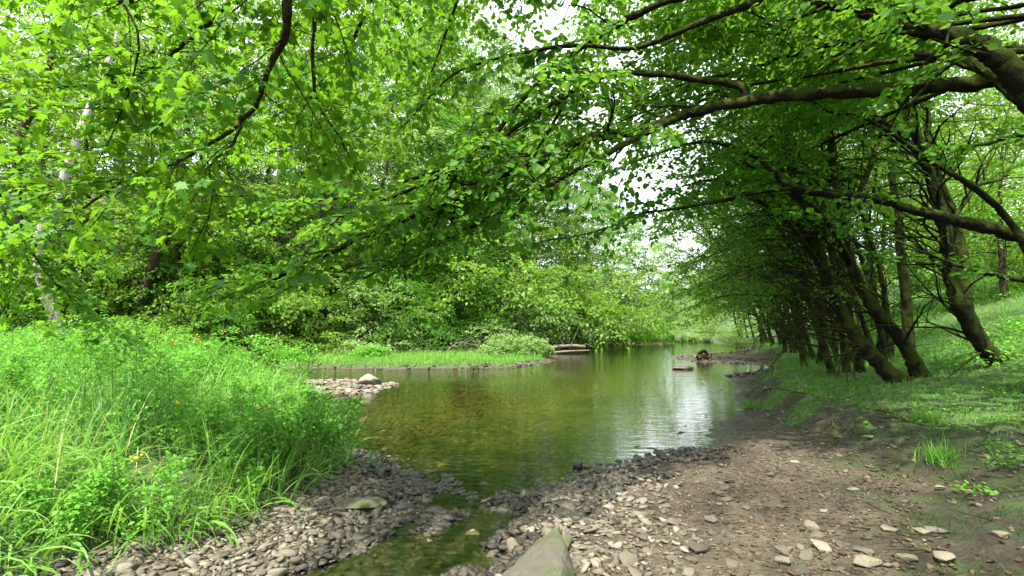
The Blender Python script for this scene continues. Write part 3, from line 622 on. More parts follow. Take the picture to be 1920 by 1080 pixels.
tuft('sedge_tuft', 1410, 765, 160, .26, .007, 'ragged grass tuft capping the overhanging corner of the bank', 'grass tuft', M_TURF, .09, (.3, 1.7))
tuft('sedge_tuft', 1500, 742, 120, .22, .007, 'grass tuft on the bank edge right of the overhanging corner', 'grass tuft', M_TURF, .08, (.3, 1.7))
# turf on the right bank
x, y = area(150000, 3.6, 34, 2.4, 34); kp = (x < y*1.07+1) & (g.random(len(x)) < np.clip(1.5-y/16, .2, 1)); x, y = x[kp], y[kp]
z = land(x, y); b, bank, bd, ds, mu, gr = zones(x, y, z); m = (gr+g.normal(0, .22, len(x)) > .5) & (b > 0) & (z > .05); x, y, z = x[m], y[m], z[m]; n = len(x)
mb = MB(); blades(mb, x, y, z, g.uniform(.06, .17, n)*(1+np.clip(y-8, 0, 12)*.08), g.uniform(.005, .009, n)*(1+np.clip(y-6, 0, 20)*.09), g.uniform(.2, 1.4, n), g.uniform(0, 6.28, n), 3)
tag(mb.build('turf', M_TURF), 'short green grass of the right bank and slope', 'grass', kind='stuff')
# moss tufts on the mud
x, y = area(60000, 2.2, 9, 2.5, 9.5); z = land(x, y); b = segdist(x, y, EDGE, False); m = (b > .2) & (b < 3.5) & (fbm(x, y, 1.7, 4) > .0); x, y, z = x[m], y[m], z[m]; n = len(x)
M_MOSS = leafmat('moss', (.015, .03, .004), (.035, .06, .008), (.07, .10, .014), (.10, .16, .015), .2)
mb = MB(); blades(mb, x, y, z, g.uniform(.015, .055, n), g.uniform(.003, .007, n), g.uniform(.3, 1.6, n), g.uniform(0, 6.28, n), 2); tag(mb.build('moss', M_MOSS), 'low moss creeping over the dark muddy bank', 'moss', kind='stuff')
x, y = area(30000, 2.2, 16, 2.5, 18); b = segdist(x, y, EDGE, False); m = (b > -.1) & (b < 6) & (x < y*1.08+.5) & (fbm(x, y, .9, 3) > -.2) & (g.random(len(x)) < .45); x, y = x[m], y[m]; n = len(x)
M_LITTER = leafmat('fallen leaves', (.05, .03, .012), (.11, .07, .03), (.20, .14, .06), (.1, .06, .02), .1)
mb = MB(); leaves(mb, np.stack([x, y, land(x, y)+.012], 1), g.normal(0, 1, (n, 3))*[1, 1, .15], np.array([0, 0, 1.])+g.normal(0, .35, (n, 3)), g.uniform(.015, .05, n), 'oval', 1.2)
tag(mb.build('leaf_litter', M_LITTER), 'brown fallen leaves and bits over the shaded bank', 'leaf litter', kind='stuff')
mb = MB(); x, y = area(900, 2.4, 12, 2.5, 14); b = segdist(x, y, EDGE, False); m = (b > -.2) & (b < 4) & (x < y*1.05+.4); x, y = x[m], y[m]; n = len(x); a = g.uniform(0, 6.28, n); L_ = g.uniform(.08, .35, n); z = land(x, y)+.012; x2, y2 = x+np.cos(a)*L_, y+np.sin(a)*L_
prisms(mb, np.stack([x, y, z], 1), np.stack([x2, y2, land(x2, y2)+.015+g.uniform(0, .03, n)], 1), .005, .002); tag(mb.build('twig_litter', M_TWIG), 'small dead twigs strewn over the muddy bank', 'twigs', kind='stuff')
# low weeds on the near bank
x, y = area(2600, 2.4, 15, 2.6, 15); b = segdist(x, y, EDGE, False); cl = fbm(x, y, .8, 3); m = (b > .5) & (x < y*1.06+.4) & (cl+.12*(b-1.5) > .05); x, y = x[m], y[m]; n = len(x)
lf = MB(); c = np.stack([x, y, land(x, y)], 1)[:, None]+g.normal(0, 1, (n, 14, 3))*[.07, .07, .02]+[0, 0, .05]; q = c.reshape(-1, 3); leaves(lf, q, g.normal(0, 1, q.shape)*[1, 1, .3], np.array([0, 0, 1.])+g.normal(0, .35, q.shape), g.uniform(.02, .05, len(q)), 'diamond', 1.3)
tag(lf.build('bank_weeds', M_TURF), 'low weeds and clover patches on the near right bank', 'weeds', kind='stuff')
# nettles and brambles on the right slope
x, y = area(15000, 6, 60, 6, 60); b = segdist(x, y, EDGE, False); cl = fbm(x, y, .45, 3)
m = (b > 3.2+cl) & (x < y*1.08+1.5) & ((cl > -.15) | (b > 9)) & (g.random(len(x)) < np.clip(1.3-y/40, .3, 1)); x, y = x[m], y[m]; n = len(x)
lf = MB(); k = 26; c = np.stack([x, y, land(x, y)], 1)[:, None]+g.normal(0, 1, (n, k, 3))*[.16, .16, .07]+[0, 0, .14]; q = c.reshape(-1, 3)
leaves(lf, q, g.normal(0, 1, q.shape)*[1, 1, .3], np.array([0, 0, 1.])+g.normal(0, .4, q.shape), g.uniform(.05, .12, len(q)), 'diamond', 1.2)
tag(lf.build('slope_undergrowth', M_TURF), 'nettles and low green plants covering the right hand slope', 'undergrowth', kind='stuff')
# far spit
x, y = area(16000, -9.2, 2.4, 17.5, 25.5); ds = segdist(x, y, SPIT); m = (ds < -.25); x, y = x[m], y[m]; n = len(x)
mb = MB(); blades(mb, x, y, land(x, y), g.uniform(.2, .48, n), g.uniform(.010, .022, n), g.uniform(.4, 1.7, n), g.uniform(0, 6.28, n), 3); tag(mb.build('spit_grass', M_GRASS), 'pale green grass covering the low spit across the water', 'grass', kind='stuff')
def leafy_mound(name, X, Y, rx, ry, h, n, label, cat, mat_=M_PALE, size=.09):
    z = land1(X, Y); r = empty(name, (X, Y, z), label, cat); a = g.uniform(0, 6.28, n); rr = np.sqrt(g.random(n)); xx = rx*rr*np.cos(a); yy = ry*rr*np.sin(a)
    hh = h*(1-.75*rr**3)*g.uniform(.7, 1.05, n); lf = MB(); st = MB(); herbplants(lf, st, xx, yy, np.zeros(n), hh, size, 20); build2('foliage', lf, mat_, st, M_STEM, r); return r
leafy_mound('leafy_shrub', -.2, 22.0, 1.2, .9, 1.0, 100, 'rounded pale green shrub at the right end of the far spit', 'shrub', M_PALE)
leafy_mound('leafy_shrub', .9, 22.8, .9, .8, .9, 60, 'lower leafy shrub right beside the rounded one on the spit', 'shrub', M_PALE)
leafy_mound('leafy_shrub', -5.6, 20.5, .9, .6, .6, 45, 'low herb mound halfway along the spit', 'shrub', M_HERB)
leafy_mound('leafy_shrub', -8.4, 19.8, .6, .5, .6, 30, 'small herb mound at the left end of the spit', 'shrub', M_HERB)
leafy_mound('reed_bed', 10.2, 40.2, 2.4, 1.4, 1.3, 220, 'bright yellow green reed bed on the far point', 'reeds', M_HERB, .13)
leafy_mound('leafy_shrub', 15.2, 43, 1.6, 1, .7, 60, 'pale weed clump in the far narrows', 'shrub', M_PALE, .12)
# ------------------------------------------------------------------ trees
def broadleaf(name, seed, h, cr, base, label, cat='tree', lm=M_FAR, bark=M_BARK, leaf=.14, nl=20, ns=10, k=17, group=None, shape='diamond', tr=.16, lean=(0, 0), droop=.05, sp=.8, step=.27):
    """free-standing broad-leaved tree at the origin: trunk with limbs, and a crown of layered leafy sprays"""
    W = Wood(seed); gg = W.g; r = empty(name, (0, 0, 0), label, cat, group); mb = MB()
    tz = np.linspace(0, 1, 12); wob = np.cumsum(gg.normal(0, .012*h, (12, 2)), 0)*tz[:, None]; tp = np.stack([wob[:, 0]+lean[0]*tz**1.3, wob[:, 1]+lean[1]*tz**1.3, tz*h*.96-.3], 1); tp = spline(tp, 3)
    rad = tr*(1-np.linspace(0, 1, len(tp))**.9*.93); rad[:3] *= [1.5, 1.2, 1.05]; tube(mb, tp, rad, 10, .04, gg)
    for i in range(nl):
        f = base+(1-base)*(i+.5)/nl; j = f*(len(tp)-1); p = tp[int(j)]; az = i*2.399+gg.normal(0, .3); q = (f-base)/(1-base)
        ln = cr*(1-q**2.2*.75)*(.55+.45*min(1, q*3+.35))*gg.uniform(.8, 1.15); el = -.05+.9*q+gg.normal(0, .1)
        d = np.array([math.cos(az)*math.cos(el), math.sin(az)*math.cos(el), math.sin(el)]); b = W.branch(p, d, ln, droop, .09, 8); rr = np.linspace(max(.25*np.interp(j, np.arange(len(tp)), rad), .018), .008, len(b)); tube(mb, b, rr, 6)
        W.dress(b, rr, .18, ln/ns, ln*.42, step, sp, .95, droop*1.4, .08)
    W.wood(mb); lf = MB(); W.leafmesh(lf, leaf, k, shape, .4, .8, True, .5)
    mb.build('trunk', bark, r, True); build2('crown', lf, lm, W.tw, M_TWIG, r)
    return r
def shrub(name, seed, rx, h, label, lm=M_FAR, leaf=.11, ns=16, group=None, cat='bush', sub=1.0, k=13):
    W = Wood(seed); gg = W.g; r = empty(name, (0, 0, 0), label, cat, group); mb = MB()
    for i in range(ns):
        az = i*2.399; el = gg.uniform(.3, 1.35); ln = (rx*math.cos(el)+h*math.sin(el))*gg.uniform(.8, 1.15)
        b = W.branch([gg.normal(0, .12), gg.normal(0, .12), 0], [math.cos(az)*math.cos(el), math.sin(az)*math.cos(el), math.sin(el)], ln, .12, .1, 9); rr = np.linspace(.035, .006, len(b)); tube(mb, b, rr, 5)
        W.dress(b, rr, .12, ln/12, ln*.36, .22, .6, .95, .1, .05)
    W.wood(mb); lf = MB(); W.leafmesh(lf, leaf, k, 'diamond', .4, .8, True, .5); mb.build('stem', M_BARK, r, True); build2('foliage', lf, lm, W.tw, M_TWIG, r); return r
def place(o, X, Y, rz=0, s=1.0, dz=-.15):
    o.location = (X, Y, land1(X, Y)+dz); o.rotation_euler = (0, 0, rz); o.scale = (s,)*3 if not hasattr(s, '__len__') else s
def at(px, Y): return (px-960)/F*Y
GL = 'broadleaf trees along the far bank'
T1 = broadleaf('broadleaf_tree', 101, 15, 5.0, .12, 'x', lm=M_FAR, nl=34, group=GL)
T2 = broadleaf('broadleaf_tree', 102, 17, 4.4, .10, 'x', lm=M_PALE, nl=36, group=GL, lean=(1.5, -1))
T3 = broadleaf('broadleaf_tree', 103, 13, 5.2, .06, 'x', lm=M_DARK, nl=34, group=GL, lean=(-1, -1.5))
T4 = broadleaf('slender_tree', 104, 19, 4.0, .35, 'x', lm=M_FAR, nl=34, group=GL, leaf=.13)
spots = [ # proto, px, Y, rot, scale, label
 (T3, -40, 25, .3, 1.05, 'dusky leaved tree at the far left edge behind the herb bed'), (T1, 150, 27, 1.2, 1.1, 'green tree behind the pale leaning trunk'),
 (T1, 330, 26.5, 4.0, 1.0, 'dense green tree above the dark undercut bank on the left'), (T3, 450, 29, 2.2, 1.05, 'dark tree right of the undercut bank'),
 (T1, 590, 28, 5.1, .95, 'bright green tree with foliage reaching down behind the spit'), (T2, 700, 32, .6, 1.1, 'pale green tree over the middle of the spit'),
 (T3, 800, 33, 3.0, 1.0, 'dusky tree standing over the dark hollow in the bank'), (T2, 900, 36, 2.0, 1.05, 'pale rounded tree above the spit shrubs'),
 (T1, 985, 38, 3.9, 1.05, 'mid green tree leaning over the fallen log'), (T2, 1060, 43, 5.0, 1.05, 'pale silvery tree hanging over the brown water'),
 (T2, 1105, 53, 1.0, 1.1, 'pale green tree left of the sky gap'), (T1, 1138, 66, 2.6, 1.2, 'small distant tree beside the sky gap'),
 (T4, 60, 31, 0, 1.3, 'tall slender tree high behind the left trees'), (T4, 260, 33, 2, 1.3, 'tall slender tree behind the dense green one'),
 (T2, 380, 36, 4, 1.35, 'tall pale tree on the slope at the left'), (T4, 520, 36, 1, 1.4, 'slender tree on the slope over the bright green tree'),
 (T1, 640, 40, 3, 1.5, 'broad tree on the wooded slope behind the spit'), (T4, 760, 42, 5, 1.4, 'thin trunked tall tree on the middle slope'),
 (T3, 870, 46, 0, 1.5, 'dark tall tree on the slope behind the pale rounded one'), (T4, 1000, 55, 3, 1.4, 'slender tall tree seen above the log'),
 (T4, 1212, 78, 2, 1.05, 'hazy slender tree standing in the sky gap'), (T4, 1262, 92, 4, .95, 'faint far tree at the right side of the sky gap'), (T2, 950, 48, 2, 1.4, 'pale tall tree behind the pale rounded one'), (T1, 780, 50, 2, 1.7, 'large green tree high on the middle slope'), (T2, 570, 46, 2, 1.6, 'large pale tree high above the left slope'), (T2, -180, 30, 1, 1.2, 'pale tree at the extreme left'), (T1, 1050, 66, 1, 1.5, 'round crowned tree on the far slope')]
used = set()
for T, px, Y, rz, s, lab in spots:
    X = at(px, Y)
    if id(T) not in used: used.add(id(T)); place(T, X, Y, rz, s); T['label'] = lab
    else: copy_thing(T, (X, Y, land1(X, Y)-.15), rz, s, lab, GL)
# bushes hanging over the water along the far bank
GB = 'bushes overhanging the far bank'
B1 = shrub('bank_bush', 201, 2.8, 3.2, 'x', M_FAR, group=GB); B2 = shrub('bank_bush', 202, 2.6, 2.8, 'x', M_PALE, group=GB); B3 = shrub('bank_bush', 203, 2.6, 2.6, 'x', M_DARK, .1, group=GB)
bs = [(B3, 20, 22.3, 0, 1.0, 'dark bush at the left end of the far bank'), (B3, 200, 23.0, 2, .9, 'dark ferny bush behind the herb bed'), (B1, 330, 23.0, 1, .9, 'green bush left of the dark bank hollow'),
      (B3, 430, 24.3, 4, 1.1, 'dark bush over the narrow channel'), (B1, 560, 25.2, 3, 1.15, 'bright bush behind the left end of the spit'), (B2, 690, 26.2, 0, 1.1, 'pale bush bending down to the middle of the spit'),
      (B1, 770, 27.6, 5, .8, 'low bush right of the pale bending one'), (B3, 880, 30, 2, 1.0, 'dark bush behind the rounded spit shrub'), (B2, 960, 31, 2.4, 1.15, 'pale bush just left of the dead brushwood'),
      (B2, 1060, 34.5, 4, 1.25, 'silvery bush hanging over the brown water beyond the log'), (B1, 1110, 38, 1, 1.2, 'green bush behind the left end of the reed bed'), (B2, 1165, 43.5, 3, 1.1, 'pale bush behind the middle of the reeds'),
      (B1, 1190, 50, 0, 1.1, 'green bush at the right of the reeds'), (B2, 1222, 64, 2, 1.0, 'hazy pale bush far down the river'), (B3, 760, 30, 1, 1.6, 'big dark bush in the bank hollow behind the low bush'), (B3, 100, 25.5, 5, 1.7, 'big dark bush on the left bank below the pale trunk'), (B1, 480, 28, 3, 1.7, 'big green bush on the bank above the narrow channel'), (B1, 1010, 36, 1, 1.9, 'big green bush above the dead brushwood'), (B3, 640, 29.5, 2, 1.7, 'big dark bush behind the pale bending one'), (B1, 900, 35, 0, 2.0, 'big green bush behind the upright dark trunk'), (B2, 1105, 45, 5, 2.2, 'big pale bush rising behind the brown water'), (B1, 280, 27, 5, 1.8, 'big green bush right of the fern bank'), (B1, 1262, 78, 4, 1.3, 'distant bush closing the river bend'), (B2, 1300, 70, 1, 1.5, 'distant pale bush right of the bend')]
used = set()
for T, px, Y, rz, s, lab in bs:
    X = at(px, Y)
    if id(T) not in used: used.add(id(T)); place(T, X, Y, rz, s); T['label'] = lab
    else: copy_thing(T, (X, Y, land1(X, Y)-.1), rz, s, lab, GB)
# undergrowth on the wooded slope, and the far woods as masses
x, y = area(30000, -60, 16, 20, 75); bank = segdist(x, y, BANK, False); m = (bank > .05) & (bank < 26) & (np.abs(x) < y*1.15) & (fbm(x, y, .5, 3) > -.35) & (g.random(len(x)) < np.clip(1.6-bank/14, .25, 1)); x, y = x[m], y[m]; n = len(x)
lf = MB(); k = 14; c = np.stack([x, y, land(x, y)], 1)[:, None]+g.normal(0, 1, (n, k, 3))*[.3, .3, .16]+[0, 0, .25]; q = c.reshape(-1, 3); leaves(lf, q, g.normal(0, 1, q.shape)*[1, 1, .5], np.array([0, -.3, 1.])+g.normal(0, .5, q.shape), g.uniform(.08, .17, len(q)), 'diamond')
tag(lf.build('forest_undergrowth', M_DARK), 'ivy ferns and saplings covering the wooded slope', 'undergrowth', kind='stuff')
def woods(name, X0, X1, Y0, Y1, n, hmin, hmax, label, lm, maskf=None):
    lf = MB(); mb = MB(); xx = g.uniform(X0, X1, n); yy = g.uniform(Y0, Y1, n)
    if maskf is not None: m = maskf(xx, yy); xx, yy = xx[m], yy[m]
    zz = land(xx, yy)
    for a, b_2, c in zip(xx, yy, zz):
        h = g.uniform(hmin, hmax); tube(mb, [[a, b_2, c-.3], [a+g.normal(0, .4), b_2, c+h*.5], [a+g.normal(0, .6), b_2, c+h*.9]], [.2, .13, .04], 5)
        kk = 55; cc = g.normal(0, 1, (kk, 3)); cc = nrm(cc)*g.uniform(.45, 1, (kk, 1))*[h*.3, h*.3, h*.42]+[a, b_2, c+h*.58]
        q = (cc[:, None]+g.normal(0, 1, (kk, 26, 3))*[.6, .6, .28]).reshape(-1, 3); leaves(lf, q, g.normal(0, 1, q.shape)*[1, 1, .4], np.array([0, 0, 1.])+g.normal(0, .55, q.shape), g.uniform(.22, .42, len(q)), 'diamond')
    o = lf.build(name, lm); tag(o, label, 'woods', kind='stuff'); o2 = mb.build(name+'_trunks', M_BARK); tag(o2, 'trunks within the '+label, 'woods', kind='stuff')
woods('far_woods', -80, 4, 46, 100, 70, 11, 17, 'distant wood covering the left hillside', M_FAR, lambda a, b: (segdist(a, b, BANK, False) > 14) & (a < b*.2-1))
woods('valley_woods', 4, 60, 95, 150, 40, 3.5, 6, 'distant wood closing the valley', M_PALE)
woods('hill_woods', 24, 110, 26, 100, 60, 9, 15, 'wood along the top of the right slope', M_FAR, lambda a, b: (segdist(a, b, EDGE, False) > 17))

# the pale leaning trunk and other bare trunks on the left bank
def path_tree(name, stems, label, cat, bark, lm, seed, leaf=.1, shape='diamond', k=12, t0=.45, step=.6, sub=1.6, sp=.55, sp_step=.24, group=None, droop=.05, down=0, thin=1, sides=9, upb=.05, base=None, jit=.5, extra=None, bare=0, bdir=(-.8, -.1, .35), bsub=1.9):
    """tree whose stems follow given world paths; stems = [(points, r0, r1, dressed?)]"""
    W = Wood(seed); P0 = np.array(stems[0][0][0] if base is None else base, float); r = empty(name, tuple(P0), label, cat, group); mb = MB()
    for st in stems:
        pts, r0, r1 = st[:3]; opt = st[3] if len(st) > 3 else {}
        p = spline(np.array(pts)-P0, 12 if r0 > .08 else 6); p = p+np.cumsum(W.g.normal(0, .006, p.shape), 0)*.8; n_ = len(p); rad = r0+(r1-r0)*np.linspace(0, 1, n_)**opt.get('pw', .9)
        if opt.get('flare'): rad = rad*(1+.8*np.exp(-np.arange(n_)/2.2))
        rad = rad*(1+.09*np.interp(np.arange(n_), np.arange(0, n_+3, 3), W.g.normal(0, 1, len(np.arange(0, n_+3, 3))))); tube(mb, p, rad, 14 if r0 > .08 else sides, .09, W.g)
        if bare: W.bare(p, rad, .12 if bsub > 1 else .4, .9, bare, bsub, bdir)
        if opt.get('dress', True): W.dress(p, rad, opt.get('t0', t0), opt.get('step', step), opt.get('sub', sub), opt.get('sps', sp_step), sp, .9, droop, upb, down=opt.get('down', down))
    if extra: extra(W, mb)
    W.wood(mb); lf = MB()
    if W.O: W.leafmesh(lf, leaf, k, shape, .35, .75, True, jit, thin)
    mb.build('trunk', bark, r, True)
    if W.O: build2('crown', lf, lm, W.tw, M_TWIG, r)
    return r
def gp(X, Y, dz=-.2): return np.array([X, Y, land1(X, Y)+dz])
path_tree('birch_tree', [([gp(at(40, 19.5), 19.5+2.5), P(72, 480, 21), P(110, 370, 21), P(150, 250, 21), P(200, 130, 21.5), P(235, 20, 22), P(260, -160, 22.5)], .22, .08)], 'pale barked tree leaning right at the far left', 'tree', M_PALEBARK, M_FAR, 301, .13, t0=.4, step=.9, sub=2.4)
path_tree('leaning_tree', [([gp(at(10, 22), 23), P(30, 300, 23), P(75, 180, 23), P(110, 60, 23), P(130, -120, 23)], .22, .08)], 'dark slender trunk beside the left picture edge', 'tree', M_BARK, M_FAR, 302, .13, t0=.4, step=.9, sub=2.2)
path_tree('leaning_tree', [([gp(at(240, 24), 24.5), P(285, 500, 24.5), P(320, 420, 24.5), P(345, 300, 24.5), P(360, 150, 24.5), P(380, -50, 25)], .24, .08)], 'dark trunk rising right of the fern bank', 'tree', M_BARK, M_FAR, 303, .13, t0=.35, step=.9, sub=2.2)
path_tree('leaning_tree', [([gp(at(960, 34), 34), P(1000, 500, 34), P(1020, 420, 34), P(1050, 330, 34)], .12, .03)], 'thin dark trunk leaning right among the pale bushes', 'tree', M_BARK, M_PALE, 304, .12, t0=.6, step=1, sub=1.6)
path_tree('leaning_tree', [([gp(at(880, 33), 33), P(890, 480, 33), P(900, 380, 33), P(905, 250, 33)], .16, .05)], 'upright dark trunk behind the rounded shrub of the spit', 'tree', M_BARK, M_PALE, 305, .12, t0=.5, step=1, sub=1.8)

# right bank trees with mossy leaning stems
GR = 'mossy leaning trees on the right bank'
def S(pts, r0, r1, **o): return ([P(*p) for p in pts], r0, r1, o)
def SG(px, Y, pts, r0, r1, **o): o['flare'] = True; return ([gp(at(px, Y), Y)]+[P(*p) for p in pts], r0, r1, o)
path_tree('alder_tree', [SG(1895, 9.4, [(1850, 655, 9.4), (1806, 575, 9.3), (1784, 500, 9.3), (1775, 430, 9.2), (1745, 330, 9.1), (1700, 190, 9.0), (1655, 40, 8.8), (1600, -120, 8.5)], .18, .04, t0=.68),
    S([(1806, 575, 9.3), (1803, 500, 9.4), (1788, 420, 9.4), (1752, 330, 9.5), (1738, 240, 9.6), (1745, 120, 9.8), (1770, -60, 10)], .12, .03, t0=.4),
    S([(1745, 330, 9.1), (1700, 265, 9.0), (1620, 212, 8.8), (1550, 195, 8.6), (1440, 180, 8.3)], .07, .015, t0=.3),
    S([(1775, 430, 9.2), (1830, 350, 9.4), (1880, 330, 9.8), (1930, 250, 10.2)], .05, .02, t0=.3)],
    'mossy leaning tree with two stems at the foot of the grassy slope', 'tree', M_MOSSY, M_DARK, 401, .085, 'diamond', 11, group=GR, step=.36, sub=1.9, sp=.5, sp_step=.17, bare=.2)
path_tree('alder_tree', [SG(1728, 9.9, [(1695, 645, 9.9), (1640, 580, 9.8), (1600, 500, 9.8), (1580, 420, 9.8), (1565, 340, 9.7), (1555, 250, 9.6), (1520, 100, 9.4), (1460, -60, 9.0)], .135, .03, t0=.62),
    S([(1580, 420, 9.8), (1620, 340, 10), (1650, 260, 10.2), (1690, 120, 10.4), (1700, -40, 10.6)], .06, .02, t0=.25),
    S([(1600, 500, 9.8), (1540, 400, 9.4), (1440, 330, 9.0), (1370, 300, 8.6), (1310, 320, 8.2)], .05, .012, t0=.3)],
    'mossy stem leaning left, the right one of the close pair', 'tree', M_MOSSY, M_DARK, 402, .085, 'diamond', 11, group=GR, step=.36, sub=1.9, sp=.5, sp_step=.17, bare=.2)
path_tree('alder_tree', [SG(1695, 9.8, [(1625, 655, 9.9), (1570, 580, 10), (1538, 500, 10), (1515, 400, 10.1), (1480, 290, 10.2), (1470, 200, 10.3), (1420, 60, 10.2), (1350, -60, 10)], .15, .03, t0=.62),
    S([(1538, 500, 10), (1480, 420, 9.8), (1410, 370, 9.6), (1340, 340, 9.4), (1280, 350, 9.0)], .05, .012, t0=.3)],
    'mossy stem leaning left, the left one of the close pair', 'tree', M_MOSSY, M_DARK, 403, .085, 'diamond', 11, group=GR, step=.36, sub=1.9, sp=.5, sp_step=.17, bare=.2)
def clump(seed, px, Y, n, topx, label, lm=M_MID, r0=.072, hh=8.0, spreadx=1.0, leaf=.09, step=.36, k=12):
    gg = np.random.default_rng(seed); base = gp(at(px, Y), Y); st = []
    for i in range(n):
        f = (i+.5)/n; az = gg.uniform(-.6, .6); tx = -hh*(.12+.75*f*gg.uniform(.7, 1.1))*spreadx; ty = gg.normal(-.05, .28)*hh*.6; h_ = hh*(1.05-.35*f)*gg.uniform(.85, 1.1)
        b = base+np.array([gg.normal(0, .3), gg.normal(0, .35), 0]); q = [b]
        for t in (.2, .4, .6, .8, 1.0): q.append(b+np.array([tx*t**1.5+gg.normal(0, .12), ty*t**1.2+gg.normal(0, .12), h_*(t*1.25-.25*t*t)*.9+.1]))
        st.append((q, r0*gg.uniform(.6, 1.1), .02, {'flare': True, 't0': .58}))
    # low bare arching branches towards the water
    for i in range(4):
        b = base+np.array([0, gg.normal(0, .4), gg.uniform(1.2, 3)]); L_ = gg.uniform(2.5, 4.5); st.append(([b, b+[-L_*.35, gg.normal(0, .3), .7], b+[-L_*.7, gg.normal(0, .5), .8], b+[-L_, gg.normal(0, .7), .3]], .035, .008, {'t0': .3, 'down': .3}))
    return path_tree('alder_tree', st, label, 'tree', M_MOSSY, lm, seed, leaf, 'diamond', k, t0=.35, step=step, sub=1.7, sp=.5, sp_step=.24, group=GR, base=base, bare=.3)
clump(411, 1610, 11.8, 6, 0, 'cluster of mossy stems left of the close pair', spreadx=.65)
clump(412, 1565, 14.2, 6, 0, 'dark many stemmed clump behind the bank grass', hh=9, spreadx=.62)
clump(413, 1515, 17.0, 8, 0, 'dark clump of leaning stems above the bare bank', hh=9.5, spreadx=.58)
clump(414, 1490, 20.5, 6, 0, 'shaded clump leaning over the inlet', hh=10, spreadx=.52, leaf=.1)
clump(415, 1465, 25.0, 8, 0, 'dark clump overhanging the gravel spit', hh=9, spreadx=.75, leaf=.12, lm=M_FAR, step=.45)
clump(416, 1430, 31.0, 5, 0, 'green clump at the far end of the right bank', hh=10, spreadx=.5, leaf=.13, lm=M_FAR, step=.45)
clump(417, 1400, 40.0, 4, 0, 'distant green tree beyond the grassy flat', hh=10, spreadx=.35, leaf=.16, lm=M_PALE, step=.55)
clump(418, 1640, 15.0, 3, 0, 'slender mossy stems between the pair and the slope', hh=10, spreadx=.5)
T6 = broadleaf('bank_tree', 107, 13.5, 5.0, .55, 'tall leafy tree closing the canopy above the leaning clumps', lm=M_FAR, bark=M_MOSSY, nl=30, leaf=.105, group='tall trees behind the mossy stems'); place(T6, at(1590, 17), 17)
for px, Y, s, rz, lab in [(1700, 13.5, .9, 1, 'leafy tree closing the canopy behind the close pair'), (1540, 23, 1.05, 3, 'tall leafy tree above the bare bank'), (1500, 31, 1.0, 4, 'tall leafy tree over the gravel spit'),
                          (1640, 25, 1.2, 0, 'tall leafy tree at the foot of the slope')]:
    copy_thing(T6, (at(px, Y), Y, land1(at(px, Y), Y)-.1), rz, s, lab, 'tall trees behind the mossy stems')
T5 = broadleaf('slope_tree', 501, 9, 3.8, .22, 'small tree growing alone high on the grassy slope', lm=M_FAR, nl=18, leaf=.12); place(T5, at(1885, 21), 21)
for px, Y, s, rz, lab in [(1660, 27, 1.1, 1, 'round tree at the top of the mown slope'), (1780, 27, 1.1, 3, 'round tree above the middle of the slope'), (1980, 24, 1.2, 2, 'tree leaning in at the upper right of the slope'), (1570, 32, 1.25, 5, 'tree on the slope behind the dark clumps'),
                          (1500, 40, 1.2, 4, 'far tree above the grassy flat'), (1870, 33, 1.5, 0, 'tall tree on the hill crest at the right'), (1700, 38, 1.5, 3, 'tall crest tree behind the slope trees')]:
    copy_thing(T5, (at(px, Y), Y, land1(at(px, Y), Y)-.1), rz, s, lab, 'trees on the right slope')
GS = 'low bushes under the right bank trees'
for i, (px, Y, s, lab) in enumerate([(1380, 36, .5, 'low bush on the far right bank'), (1330, 50, .9, 'pale low bush past the narrows'), (1600, 22, .5, 'low bush among the dark stems'), (1870, 13, .25, 'bramble bush at the foot of the slope')]):
    copy_thing([B1, B2][i % 2], (at(px, Y), Y, land1(at(px, Y), Y)-.05), i, s, lab, GS)

